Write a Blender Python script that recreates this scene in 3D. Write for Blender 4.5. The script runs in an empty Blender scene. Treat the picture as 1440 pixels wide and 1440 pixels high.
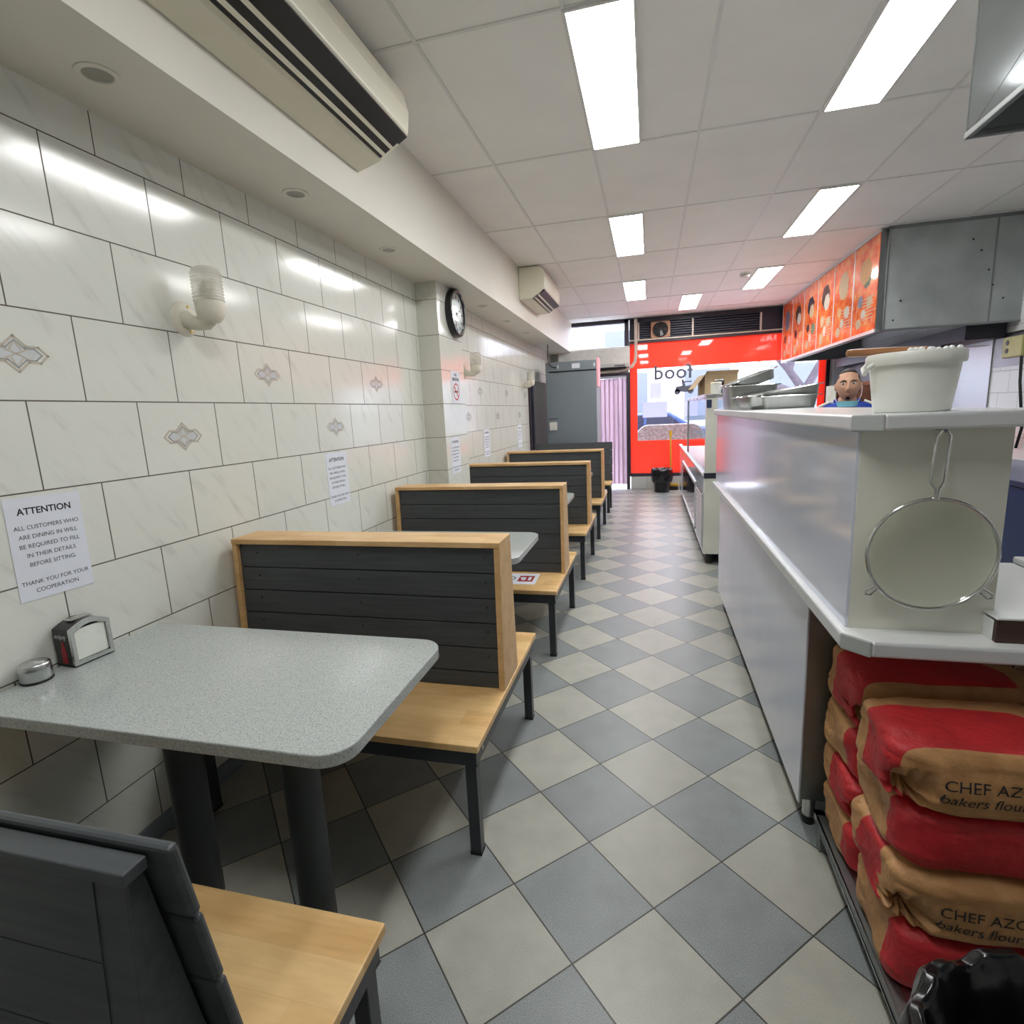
import bpy, bmesh, math, random
from mathutils import Vector, Matrix, noise
from mathutils.bvhtree import BVHTree
PI = math.pi
scene = bpy.context.scene
COL = scene.collection
rnd = random.Random(7)

# ------------------------------------------------------------------ camera, world, exposure
def basis(yaw, pitch, roll):
    cy, sy, cp, sp = math.cos(yaw), math.sin(yaw), math.cos(pitch), math.sin(pitch)
    F = Vector((-sy*cp, cy*cp, -sp)); R = Vector((cy, sy, 0)); U = R.cross(F)
    c, s = math.cos(roll), math.sin(roll)
    return F, c*R + s*U, -s*R + c*U
F, R_, U = basis(0.254686, 0.180073, -0.0471724)
cam = bpy.data.cameras.new('camera'); cam.sensor_width = 36; cam.lens = 36*758.56/1440
cam.clip_start = 0.02; cam.clip_end = 200
camo = bpy.data.objects.new('camera', cam); COL.objects.link(camo)
camo.matrix_world = Matrix((( R_.x, U.x, -F.x, 0), (R_.y, U.y, -F.y, 0), (R_.z, U.z, -F.z, 1.45), (0, 0, 0, 1)))
scene.camera = camo
scene.view_settings.view_transform = 'Standard'
scene.view_settings.look = 'None'
scene.view_settings.gamma = 1
scene.view_settings.use_curve_mapping = False
scene.view_settings.exposure = 0.0
LAMP = 25.0          # strength of the ceiling panels
SKY = 10.0            # strength of the overcast sky outside
w = bpy.data.worlds.new('sky'); scene.world = w; w.use_nodes = True
w.node_tree.nodes['Background'].inputs[0].default_value = (0.86, 0.90, 1.0, 1)
w.node_tree.nodes['Background'].inputs[1].default_value = SKY

# ------------------------------------------------------------------ materials
def S(r, g, b):
    f = lambda v: (v/255/12.92) if v/255 <= .04045 else ((v/255+.055)/1.055)**2.4
    return (f(r), f(g), f(b), 1)
MATS = {}
class NT:
    """small node-tree helper"""
    def __init__(s, name):
        s.m = bpy.data.materials.new(name); s.m.use_nodes = True
        s.t = s.m.node_tree; s.b = s.t.nodes['Principled BSDF']; s.out = s.t.nodes['Material Output']
        s.co = None
    def n(s, typ, **kw):
        nd = s.t.nodes.new(typ)
        for k, v in kw.items(): setattr(nd, k, v)
        return nd
    def l(s, a, b): s.t.links.new(a, b)
    def obj(s):
        if not s.co: s.co = s.n('ShaderNodeTexCoord')
        return s.co.outputs['Object']
    def math(s, op, a, b=None):
        nd = s.n('ShaderNodeMath', operation=op)
        for i, v in enumerate((a, b)):
            if v is None: continue
            if isinstance(v, (int, float)): nd.inputs[i].default_value = v
            else: s.l(v, nd.inputs[i])
        return nd.outputs[0]
    def noise(s, vec, scale, detail=3, rough=.5):
        nd = s.n('ShaderNodeTexNoise'); s.l(vec, nd.inputs['Vector'])
        nd.inputs['Scale'].default_value = scale; nd.inputs['Detail'].default_value = detail
        nd.inputs['Roughness'].default_value = rough
        return nd.outputs[0]
    def ramp(s, fac, *stops):
        nd = s.n('ShaderNodeValToRGB'); s.l(fac, nd.inputs[0]); e = nd.color_ramp.elements
        while len(e) < len(stops): e.new(.5)
        for i, (p, c) in enumerate(stops): e[i].position = p; e[i].color = c
        return nd.outputs[0]
    def mix(s, fac, a, b, mode='MIX'):
        nd = s.n('ShaderNodeMix', data_type='RGBA', blend_type=mode)
        for k, v in ((0, fac), (6, a), (7, b)):
            if isinstance(v, (int, float, tuple)): nd.inputs[k].default_value = v
            else: s.l(v, nd.inputs[k])
        return nd.outputs[2]
    def scaled(s, vec, sc, rot=(0, 0, 0), loc=(0, 0, 0)):
        nd = s.n('ShaderNodeMapping'); s.l(vec, nd.inputs[0])
        nd.inputs['Scale'].default_value = sc; nd.inputs['Rotation'].default_value = rot; nd.inputs['Location'].default_value = loc
        return nd.outputs[0]
    def bump(s, h, strength=.2, dist=.002):
        nd = s.n('ShaderNodeBump'); nd.inputs['Strength'].default_value = strength; nd.inputs['Distance'].default_value = dist
        s.l(h, nd.inputs['Height']); s.l(nd.outputs[0], s.b.inputs['Normal'])
    def base(s, v):
        if isinstance(v, tuple): s.b.inputs['Base Color'].default_value = v
        else: s.l(v, s.b.inputs['Base Color'])
    def set(s, rough=None, metal=None, spec=None, coat=None, trans=None, ior=None, alpha=None):
        for k, v in (('Roughness', rough), ('Metallic', metal), ('Specular IOR Level', spec), ('Coat Weight', coat),
                     ('Transmission Weight', trans), ('IOR', ior), ('Alpha', alpha)):
            if v is None: continue
            if isinstance(v, (int, float)): s.b.inputs[k].default_value = v
            else: s.l(v, s.b.inputs[k])
        return s

def plain(name, c, rough=.5, metal=0, var=.06, nscale=14, bump=0, **kw):
    """one colour with a little procedural unevenness"""
    t = NT(name); nz = t.noise(t.obj(), nscale, 4)
    lo = tuple(max(0, v*(1-var)) for v in c[:3])+(1,); hi = tuple(min(1, v*(1+var)) for v in c[:3])+(1,)
    t.base(t.ramp(nz, (.3, lo), (.7, hi))); t.set(rough=rough, metal=metal, **kw)
    if bump: t.bump(t.noise(t.obj(), nscale*8, 3), bump)
    MATS[name] = t.m; return t.m
def emit(name, c, strength):
    t = NT(name); e = t.n('ShaderNodeEmission'); e.inputs[0].default_value = c; e.inputs[1].default_value = strength
    t.l(e.outputs[0], t.out.inputs[0]); MATS[name] = t.m; return t.m

def wall_tile(name, swap, w_, h_, u0, v0, c, mortar, streak=True, size=.0022, offset=.5):
    """glazed wall tiles; swap = which axis runs along the wall ('y' or 'x')"""
    t = NT(name); sp = t.n('ShaderNodeSeparateXYZ'); t.l(t.obj(), sp.inputs[0])
    cb = t.n('ShaderNodeCombineXYZ')
    t.l(t.math('ADD', sp.outputs[1 if swap == 'y' else 0], -u0), cb.inputs[0]); t.l(t.math('ADD', sp.outputs[2], -v0), cb.inputs[1])
    col = c
    if streak:
        sv = t.scaled(t.scaled(cb.outputs[0], (1, 1, 1), rot=(0, 0, math.radians(52))), (4, 17, 1))
        nz = t.noise(sv, 1.3, 4, .55)
        col = t.ramp(nz, (.27, tuple(v*.86 for v in c[:3])+(1,)), (.40, tuple(v*.975 for v in c[:3])+(1,)), (.5, c))
    bk = t.n('ShaderNodeTexBrick', offset=offset, offset_frequency=2, squash=1)
    t.l(cb.outputs[0], bk.inputs['Vector'])
    for k, v in (('Scale', 1), ('Mortar Size', size), ('Mortar Smooth', .1), ('Brick Width', w_), ('Row Height', h_)): bk.inputs[k].default_value = v
    for k in ('Color1', 'Color2'):
        if isinstance(col, tuple): bk.inputs[k].default_value = col
        else: t.l(col, bk.inputs[k])
    bk.inputs['Mortar'].default_value = mortar
    t.base(bk.outputs['Color'])
    t.set(rough=t.math('ADD', t.math('MULTIPLY', bk.outputs['Fac'], .6), .12))
    wv = t.noise(cb.outputs[0], 3.5, 1)
    t.bump(t.math('SUBTRACT', t.math('MULTIPLY', wv, .9), bk.outputs['Fac']), .35, .0016)
    MATS[name] = t.m; return t.m

def make_materials():
    cream = S(226, 228, 220)
    wall_tile('tile_left', 'y', .35, .259, 1.189-.35*20, 1.551-.259*20, cream, S(92, 88, 78))
    wall_tile('tile_pillar_front', 'x', .35, .259, -1.745, 1.551-.259*20, S(214, 214, 203), S(110, 106, 94), offset=0)
    wall_tile('tile_pillar_side', 'y', .75, .259, 4.03, 1.551-.259*20, cream, S(110, 106, 94), offset=0)
    wall_tile('tile_right', 'y', .30, .20, .06, .03, S(228, 230, 230), S(150, 150, 146), streak=False)
    wall_tile('tile_kick', 'x', .30, .24, -.05, 0, S(196, 196, 192), S(110, 110, 106), streak=False, offset=0)
    # floor: diagonal checker of light and dark speckled tiles
    t = NT('floor_tile'); sp = t.n('ShaderNodeSeparateXYZ'); t.l(t.obj(), sp.inputs[0])
    k = math.cos(PI/4)/.30
    X = t.math('ADD', sp.outputs[0], -.0105); Y = t.math('ADD', sp.outputs[1], -1.398)
    u = t.math('MULTIPLY', t.math('ADD', X, Y), k); v = t.math('MULTIPLY', t.math('SUBTRACT', Y, X), k)
    u = t.math('ADD', u, 60); v = t.math('ADD', v, 60)
    fu, fv = t.math('FLOOR', u), t.math('FLOOR', v)
    par = t.math('MODULO', t.math('ADD', fu, fv), 2)
    cell = t.n('ShaderNodeCombineXYZ'); t.l(fu, cell.inputs[0]); t.l(fv, cell.inputs[1])
    wn = t.n('ShaderNodeTexWhiteNoise', noise_dimensions='2D'); t.l(cell.outputs[0], wn.inputs['Vector'])
    speck = t.noise(t.obj(), 420, 2, .7); cloud = t.noise(t.obj(), 9, 4)
    light = t.ramp(speck, (.30, S(154, 154, 144)), (.52, S(182, 182, 172)), (.75, S(196, 196, 187)))
    dark = t.ramp(speck, (.32, S(98, 104, 106)), (.5, S(139, 146, 147)), (.72, S(176, 182, 182)))
    col = t.mix(par, light, dark)
    col = t.mix(.16, col, t.ramp(cloud, (.3, S(60, 60, 58)), (.7, S(200, 200, 196))), 'OVERLAY')
    col = t.mix(t.math('MULTIPLY', wn.outputs[0], .13), col, (.12, .12, .12, 1))
    def edge(q):
        fr = t.math('FRACT', q); a = t.math('ABSOLUTE', t.math('SUBTRACT', fr, .5)); return t.math('GREATER_THAN', a, .5-.0075)
    g = t.math('MAXIMUM', edge(u), edge(v))
    t.base(t.mix(g, col, S(58, 58, 54)))
    t.set(rough=t.math('ADD', t.math('MULTIPLY', cloud, .22), .24), spec=.5)
    t.bump(t.math('SUBTRACT', t.math('MULTIPLY', speck, .12), g), .35, .0018); MATS['floor_tile'] = t.m
    # ceiling board
    plain('ceiling_board', S(242, 240, 236), .75, var=.025, nscale=3)
    plain('ceiling_bar', S(226, 225, 222), .5, var=.02)
    plain('plaster', S(222, 219, 208), .5, var=.025, nscale=2.5)
    plain('plain_wall', S(205, 203, 200), .6, var=.03)
    # bench paint with board grain
    t = NT('dark_paint'); st = t.scaled(t.obj(), (3, 60, 60)); nz = t.noise(st, 1.4, 4)
    t.base(t.ramp(nz, (.3, S(64, 68, 71)), (.7, S(77, 81, 84)))); t.set(rough=.42, spec=.4); t.bump(nz, .12, .0008); MATS['dark_paint'] = t.m
    plain('black_steel', S(52, 55, 60), .38, metal=.1, var=.1)
    plain('column_paint', S(58, 63, 64), .42, var=.06)
    # butcher block wood
    def wood(name, bw, bh, c1, c2, rot=0):
        t = NT(name); vec = t.scaled(t.obj(), (1, 1, 1), rot=(0, 0, rot))
        bk = t.n('ShaderNodeTexBrick', offset=.37, offset_frequency=2); t.l(vec, bk.inputs['Vector'])
        for k_, v_ in (('Scale', 1), ('Mortar Size', .0005), ('Brick Width', bw), ('Row Height', bh), ('Bias', .0)): bk.inputs[k_].default_value = v_
        bk.inputs['Color1'].default_value = c1; bk.inputs['Color2'].default_value = c2; bk.inputs['Mortar'].default_value = tuple(q*.8 for q in c1[:3])+(1,)
        gr = t.noise(t.scaled(vec, (5, 70, 70)), 1.3, 5, .6)
        blot = t.noise(t.scaled(vec, (3, 9, 9)), 2.0, 4)
        c = t.mix(.30, bk.outputs[0], t.ramp(gr, (.3, S(150, 106, 62)), (.65, S(236, 208, 160))), 'SOFT_LIGHT')
        c = t.mix(.22, c, t.ramp(blot, (.35, S(158, 112, 66)), (.6, S(228, 196, 146))), 'MIX')
        t.base(c); t.set(rough=.38, spec=.4); MATS[name] = t.m
    wood('seat_wood', .46, .085, S(230, 198, 148), S(216, 178, 124))
    wood('trim_wood', .6, .9, S(222, 190, 146), S(206, 168, 118))
    wood('brown_wood', .5, .2, S(168, 118, 84), S(146, 96, 66))
    plain('dark_brown', S(66, 42, 36), .4, var=.2, nscale=30)
    # speckled stone table tops
    t = NT('speckled_stone'); a = t.noise(t.obj(), 240, 2, .75); b = t.noise(t.obj(), 130, 1, .5)
    c = t.ramp(a, (.27, S(104, 108, 108)), (.40, S(166, 172, 170)), (.60, S(182, 188, 186)), (.76, S(212, 216, 213)))
    vo = t.n('ShaderNodeTexVoronoi'); t.l(t.obj(), vo.inputs['Vector']); vo.inputs['Scale'].default_value = 42
    sp2 = t.ramp(vo.outputs['Distance'], (.035, (1, 1, 1, 1)), (.05, (0, 0, 0, 1)))
    t.base(t.mix(t.math('MULTIPLY', sp2, .55), c, S(222, 224, 220))); t.set(rough=.16, spec=.5); MATS['speckled_stone'] = t.m
    # metals
    def steel(name, c, rough, sc=(2, 2, 90), bmp=.05):
        t = NT(name); nz = t.noise(t.scaled(t.obj(), sc), 1.5, 4); bl = t.noise(t.obj(), 2.2, 3)
        t.base(t.mix(.35, t.ramp(nz, (.3, tuple(q*.9 for q in c[:3])+(1,)), (.7, c)), t.ramp(bl, (.3, tuple(q*.75 for q in c[:3])+(1,)), (.7, c))))
        t.set(metal=1, rough=t.math('ADD', t.math('MULTIPLY', bl, .12), rough)); t.bump(nz, bmp, .0006); MATS[name] = t.m
    steel('steel', S(206, 208, 208), .22)
    plain('steel_front', S(222, 228, 244), .11, metal=.25, var=.03, nscale=3)
    plain('end_steel', S(226, 226, 214), .28, metal=.12, var=.08, nscale=4)
    plain('hood_plate', S(172, 178, 178), .32, metal=.5, var=.22, nscale=2.4)
    plain('slat_grey', S(74, 74, 90), .35)
    plain('canopy_steel', S(158, 165, 168), .10, metal=.7, var=.05, nscale=3)
    plain('pink_card', S(240, 170, 178), .5)
    plain('pane_pale', S(92, 98, 112), .3)
    steel('steel_dull', S(150, 154, 154), .34)
    steel('steel_pan', S(176, 178, 176), .3, sc=(30, 30, 4))
    steel('steel_hood', S(168, 172, 172), .26, sc=(2, 2, 60))
    steel('chrome', S(230, 231, 230), .08, bmp=0)
    plain('alu_edge', S(214, 217, 219), .34, metal=.25, var=.03)
    plain('end_cap', S(172, 176, 176), .5)
    plain('white_laminate', S(232, 234, 234), .18, var=.02)
    plain('grey_panel', S(208, 213, 226), .16, metal=.25, var=.03, nscale=4)
    plain('grey_cabinet', S(126, 136, 143), .45, var=.04, nscale=3)
    plain('black_plastic', S(24, 25, 28), .3)
    plain('black_matt', S(22, 23, 26), .7)
    plain('dark_glass', S(34, 36, 52), .08)
    plain('navy', S(44, 58, 92), .3)
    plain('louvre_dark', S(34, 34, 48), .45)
    plain('frame_dark', S(52, 44, 56), .4)
    plain('white_paint', S(232, 230, 222), .4)
    plain('ac_cream', S(232, 228, 208), .38, var=.03, nscale=4)
    plain('lens_grey', S(150, 148, 138), .3)
    plain('ac_white', S(222, 222, 216), .4)
    plain('paper', S(226, 230, 240), .7, var=.02)
    plain('napkin', S(226, 230, 222), .85, bump=.2)
    plain('ink', S(34, 34, 38), .7)
    plain('ink_grey', S(90, 94, 110), .6)
    plain('ink_white', S(210, 210, 214), .6)
    plain('red_ink', S(160, 40, 46), .6)
    plain('ring_red', S(200, 60, 60), .6)
    plain('motif_sand', S(200, 192, 178), .2)
    plain('motif_blue', S(206, 211, 213), .2)
    plain('motif_grey', S(164, 166, 164), .2)
    plain('plastic_white', S(228, 229, 222), .35, var=.02)
    plain('socket_cream', S(190, 186, 128), .4)
    plain('lamp_white', S(226, 222, 206), .35)
    plain('kraft', S(188, 142, 92), .7)
    plain('card', S(176, 152, 120), .75)
    plain('rubber', S(26, 26, 26), .6)
    plain('fan_wood', S(168, 124, 96), .5)
    plain('pipe_beige', S(206, 194, 180), .4)
    plain('yellow', S(196, 156, 40), .4)
    plain('skin', S(206, 158, 132), .5, var=.05, nscale=40)
    plain('lips', S(160, 98, 90), .45)
    plain('hair', S(40, 32, 30), .7)
    plain('eye_white', S(226, 222, 218), .25)
    plain('iris', S(40, 28, 22), .2)
    plain('jacket_blue', S(24, 62, 164), .55, var=.12)
    plain('cloth_dark', S(34, 34, 42), .8)
    plain('mask_blue', S(126, 194, 214), .75)
    plain('meat_brown', S(110, 62, 44), .45, var=.3, nscale=22, bump=.6)
    plain('car_blue', S(44, 62, 104), .25); plain('car_grey', S(84, 90, 104), .25); plain('car_white', S(220, 222, 226), .25)
    plain('bark', S(74, 66, 76), .85, var=.2, bump=.5)
    plain('leaf', S(84, 110, 84), .7, var=.3)
    plain('pavement', S(196, 192, 196), .8); plain('asphalt', S(140, 140, 148), .85); plain('facade', S(214, 210, 214), .8)
    plain('pebble', S(150, 142, 140), .7, var=.45, nscale=26)
    plain('brass', S(200, 170, 90), .3, metal=1)
    # bin liner plastic
    t = NT('bin_liner'); nz = t.noise(t.obj(), 14, 6, .7); t.base(S(18, 19, 22)); t.set(rough=.2, spec=.6); t.bump(t.noise(t.obj(), 9, 2, .5), .25, .02); MATS['bin_liner'] = t.m
    # shopfront film: red, lets daylight through
    def film(name, c, tr, gloss=.1, see=.3):
        t = NT(name); a = t.n('ShaderNodeBsdfTranslucent'); b = t.n('ShaderNodeBsdfTransparent'); d = t.n('ShaderNodeBsdfDiffuse'); g = t.n('ShaderNodeBsdfGlossy')
        nz = t.noise(t.obj(), 1.2, 2); cc = t.ramp(nz, (.3, tuple(q*.93 for q in c[:3])+(1,)), (.7, c))
        t.l(cc, a.inputs[0]); t.l(cc, d.inputs[0]); b.inputs[0].default_value = tr
        g.inputs['Roughness'].default_value = .03
        m1 = t.n('ShaderNodeMixShader'); m1.inputs[0].default_value = .5; t.l(a.outputs[0], m1.inputs[1]); t.l(d.outputs[0], m1.inputs[2])
        m2 = t.n('ShaderNodeMixShader'); m2.inputs[0].default_value = see; t.l(m1.outputs[0], m2.inputs[1]); t.l(b.outputs[0], m2.inputs[2])
        m3 = t.n('ShaderNodeMixShader'); m3.inputs[0].default_value = gloss; t.l(m2.outputs[0], m3.inputs[1]); t.l(g.outputs[0], m3.inputs[2])
        t.l(m3.outputs[0], t.out.inputs[0]); MATS[name] = t.m
    film('red_film', S(250, 108, 86), (.88, .16, .11, 1), .06, .15)
    film('strip_plastic', S(206, 188, 200), (.86, .76, .82, 1), .06, .2)
    film('window_glass', S(235, 240, 245), (.96, .97, .98, 1), .06, 1)
    film('case_glass', S(220, 230, 235), (.92, .95, .95, 1), .16, 1)
    film('strainer_mesh', S(222, 226, 210), (1, 1, 1, 1), .1, .35)
    film('window_paper', S(214, 214, 236), (1, 1, 1, 1), 0, 0)
    film('jar_glass', S(250, 248, 242), (.97, .97, .95, 1), .14, .62)
    # orange menu artwork
    t = NT('menu_orange'); nz = t.noise(t.obj(), 7, 5, .6); vo = t.n('ShaderNodeTexVoronoi'); t.l(t.obj(), vo.inputs['Vector']); vo.inputs['Scale'].default_value = 11
    c = t.ramp(nz, (.28, S(196, 60, 40)), (.5, S(232, 112, 62)), (.7, S(240, 160, 96)))
    t.base(t.mix(t.ramp(vo.outputs['Distance'], (.1, (.5, .5, .5, 1)), (.3, (0, 0, 0, 1))), c, S(236, 196, 150))); t.set(rough=.12, coat=.3); MATS['menu_orange'] = t.m
    # flour bag paper: kraft with a red block; the mesh carries how far inside the block each point lies
    t = NT('flour_bag'); at = t.n('ShaderNodeAttribute', attribute_name='red'); nz = t.noise(t.obj(), 16, 5, .65); f2 = t.noise(t.obj(), 45, 4)
    kr = t.ramp(nz, (.3, S(164, 118, 72)), (.7, S(196, 148, 98))); rd = t.ramp(nz, (.3, S(168, 30, 36)), (.7, S(196, 40, 46)))
    t.base(t.mix(t.math('GREATER_THAN', at.outputs['Fac'], 0), kr, rd)); t.set(rough=.55)
    t.bump(t.math('ADD', nz, t.math('MULTIPLY', f2, .4)), .55, .012); MATS['flour_bag'] = t.m
    emit('panel_light', (1, 1, .985, 1), LAMP)
make_materials()

# ------------------------------------------------------------------ mesh helpers
class MB:
    def __init__(s): s.bm = bmesh.new()
    def add(s, verts, faces, M=None):
        vs = [s.bm.verts.new(M @ Vector(v) if M else v) for v in verts]
        for f in faces:
            try: s.bm.faces.new([vs[i] for i in f])
            except ValueError: pass
        return vs
    def box(s, x0, x1, y0, y1, z0, z1, M=None):
        v = [(x, y, z) for z in (z0, z1) for y in (y0, y1) for x in (x0, x1)]
        s.add(v, [(0, 2, 3, 1), (4, 5, 7, 6), (0, 1, 5, 4), (2, 6, 7, 3), (0, 4, 6, 2), (1, 3, 7, 5)], M); return s
    def hexa(s, a, b):
        """two quads a and b, matching corners, joined into a solid"""
        s.add(list(a)+list(b), [(3, 2, 1, 0), (4, 5, 6, 7)]+[(i, (i+1) % 4, (i+1) % 4+4, i+4) for i in range(4)]); return s
    def prism(s, pts, axis, a, b, M=None):
        """2-D outline pushed from a to b along an axis (outline in the two other axes, cyclic order)"""
        n = len(pts)
        def P(p, t):
            return {'x': (t, p[0], p[1]), 'y': (p[0], t, p[1]), 'z': (p[0], p[1], t)}[axis]
        v = [P(p, a) for p in pts]+[P(p, b) for p in pts]
        s.add(v, [tuple(range(n))[::-1], tuple(range(n, 2*n))]+[(i, (i+1) % n, (i+1) % n+n, i+n) for i in range(n)], M); return s
    def cyl(s, p0, p1, r0, r1=None, n=20, caps=True):
        p0, p1 = Vector(p0), Vector(p1); r1 = r0 if r1 is None else r1
        d = (p1-p0).normalized(); a = d.orthogonal().normalized(); b = d.cross(a)
        v = [p+(a*math.cos(2*PI*i/n)+b*math.sin(2*PI*i/n))*r for p, r in ((p0, r0), (p1, r1)) for i in range(n)]
        f = [(i, (i+1) % n, (i+1) % n+n, i+n) for i in range(n)]
        if caps: f += [tuple(range(n))[::-1], tuple(range(n, 2*n))]
        s.add(v, f); return s
    def tube(s, pts, r, n=10, closed=False):
        pts = [Vector(p) for p in pts]; m = len(pts); rings = []; prev = None
        for i, p in enumerate(pts):
            if closed: d = pts[(i+1) % m]-pts[i-1]
            else: d = pts[min(i+1, m-1)]-pts[max(i-1, 0)]
            d.normalize()
            a = d.orthogonal().normalized() if prev is None else (prev-d*prev.dot(d)).normalized()
            prev = a; b = d.cross(a)
            rr = r[i] if isinstance(r, (list, tuple)) else r
            rings.append([s.bm.verts.new(p+(a*math.cos(2*PI*k/n)+b*math.sin(2*PI*k/n))*rr) for k in range(n)])
        for i in range(m if closed else m-1):
            A, B = rings[i], rings[(i+1) % m]
            off = 0
            if closed and i == m-1:
                off = min(range(n), key=lambda o: (A[0].co-B[o].co).length)
            for k in range(n): s.bm.faces.new((A[k], A[(k+1) % n], B[(k+1+off) % n], B[(k+off) % n]))
        if not closed: s.bm.faces.new(rings[0][::-1]); s.bm.faces.new(rings[-1])
        return s
    def lathe(s, prof, c=(0, 0, 0), n=32, axis='z', capped=True, fn=None):
        rings = []
        for r, h in prof:
            ring = []
            for k in range(n):
                a = 2*PI*k/n; rr, hh = (r, h) if fn is None else fn(r, h, a)
                x, y = rr*math.cos(a), rr*math.sin(a)
                v = {'z': (x, y, hh), 'x': (hh, x, y), 'y': (y, hh, x)}[axis]
                ring.append(s.bm.verts.new(Vector(v)+Vector(c)))
            rings.append(ring)
        for A, B in zip(rings, rings[1:]):
            for k in range(n): s.bm.faces.new((A[k], A[(k+1) % n], B[(k+1) % n], B[k]))
        if capped:
            s.bm.faces.new(rings[0][::-1]); s.bm.faces.new(rings[-1])
        return s
    def ball(s, c, r, sc=(1, 1, 1), n=16, m=10):
        prof = [(max(1e-4, math.sin(PI*i/m)), -math.cos(PI*i/m)) for i in range(m+1)]
        rings = [[s.bm.verts.new((c[0]+r*sc[0]*q*math.cos(2*PI*k/n), c[1]+r*sc[1]*q*math.sin(2*PI*k/n), c[2]+r*sc[2]*h)) for k in range(n)] for q, h in prof]
        for A, B in zip(rings, rings[1:]):
            for k in range(n): s.bm.faces.new((A[k], A[(k+1) % n], B[(k+1) % n], B[k]))
        return s
    def build(s, name, mat, parent=None, loc=None, bevel=0, smooth=False, seg=2, M=None):
        bmesh.ops.remove_doubles(s.bm, verts=s.bm.verts, dist=1e-6)
        bmesh.ops.recalc_face_normals(s.bm, faces=s.bm.faces)
        me = bpy.data.meshes.new(name); s.bm.to_mesh(me); s.bm.free()
        return link(name, me, mat, parent, loc, bevel, smooth, seg, M)
def link(name, me, mat, parent=None, loc=None, bevel=0, smooth=False, seg=2, M=None):
    if mat: me.materials.append(MATS[mat])
    o = bpy.data.objects.new(name, me); COL.objects.link(o)
    if parent: o.parent = parent
    if loc: o.location = loc
    if M: o.matrix_local = M
    if bevel:
        md = o.modifiers.new('bevel', 'BEVEL'); md.width = bevel; md.segments = seg; md.limit_method = 'ANGLE'; md.angle_limit = math.radians(40)
    if smooth or bevel:
        me.polygons.foreach_set('use_smooth', [True]*len(me.polygons))
        try: me.set_sharp_from_angle(angle=math.radians(smooth if smooth is not True else 40))
        except Exception: pass
    return o
def tag(o, label=None, cat=None, group=None, kind=None):
    for k, v in (('label', label), ('category', cat), ('group', group), ('kind', kind)):
        if v: o[k] = v
    return o
def thing(name, label, cat=None, loc=(0, 0, 0), rz=0, group=None):
    o = bpy.data.objects.new(name, None); COL.objects.link(o); o.empty_display_size = .1
    o.location = loc; o.rotation_euler = (0, 0, rz)
    return tag(o, label, cat, group)
def struct(o, label=None): return tag(o, label, None, None, 'structure')
def copy_tree(o, parent=None):
    c = o.copy(); COL.objects.link(c)
    if parent: c.parent = parent
    for ch in list(o.children): copy_tree(ch, c)
    return c
def text_mesh(body, size, align='CENTER', extrude=.0003, bold=0, shear=0, spacing=1.0, line=1.0):
    cu = bpy.data.curves.new('t', 'FONT'); cu.body = body; cu.size = size; cu.align_x = align; cu.align_y = 'CENTER'
    cu.extrude = extrude; cu.offset = bold; cu.shear = shear; cu.space_character = spacing; cu.space_line = line; cu.resolution_u = 3
    o = bpy.data.objects.new('t', cu); COL.objects.link(o)
    dg = bpy.context.evaluated_depsgraph_get(); dg.update()
    me = bpy.data.meshes.new_from_object(o.evaluated_get(dg)); me.materials.clear()
    bpy.data.objects.remove(o); bpy.data.curves.remove(cu); return me
def M_on_left(y, z, x, rot=0):       # a frame on a wall whose face looks towards +x
    return Matrix.Translation((x, y, z)) @ Matrix(((0, 0, 1, 0), (1, 0, 0, 0), (0, 1, 0, 0), (0, 0, 0, 1))) @ Matrix.Rotation(rot, 4, 'Z')
def M_front(x, z, y, rot=0):         # a frame on a face that looks towards -y
    return Matrix.Translation((x, y, z)) @ Matrix(((1, 0, 0, 0), (0, 0, -1, 0), (0, 1, 0, 0), (0, 0, 0, 1))) @ Matrix.Rotation(rot, 4, 'Z')
def M_back(x, z, y, rot=0):          # a frame on a face that looks towards -x (right-hand things seen from the aisle)
    return Matrix.Translation((x, y, z)) @ Matrix(((0, 0, -1, 0), (-1, 0, 0, 0), (0, 1, 0, 0), (0, 0, 0, 1))) @ Matrix.Rotation(rot, 4, 'Z')
def xform(me, M): me.transform(M); return me
def join_meshes(name, meshes):
    bm = bmesh.new()
    for m in meshes: bm.from_mesh(m)
    me = bpy.data.meshes.new(name); bm.to_mesh(me); bm.free(); return me
def rounded(x0, x1, y0, y1, r, corners=(1, 1, 1, 1), n=8):
    """outline of a rectangle with some rounded corners, in the order: x0y0, x1y0, x1y1, x0y1"""
    out = []
    for (cx, cy, a0), on in zip(((x0, y0, PI), (x1, y0, 1.5*PI), (x1, y1, 0), (x0, y1, .5*PI)), corners):
        if not on: out.append((cx, cy)); continue
        sx = cx+r if cx == x0 else cx-r; sy = cy+r if cy == y0 else cy-r
        for i in range(n+1):
            a = a0+PI/2*i/n; out.append((sx+r*math.cos(a), sy+r*math.sin(a)))
    return out
XW, XS, ZS, ZC, YF, XR = -1.73, -1.347, 2.459, 2.97, 10.0, 3.2
YN = -1.6

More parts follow.
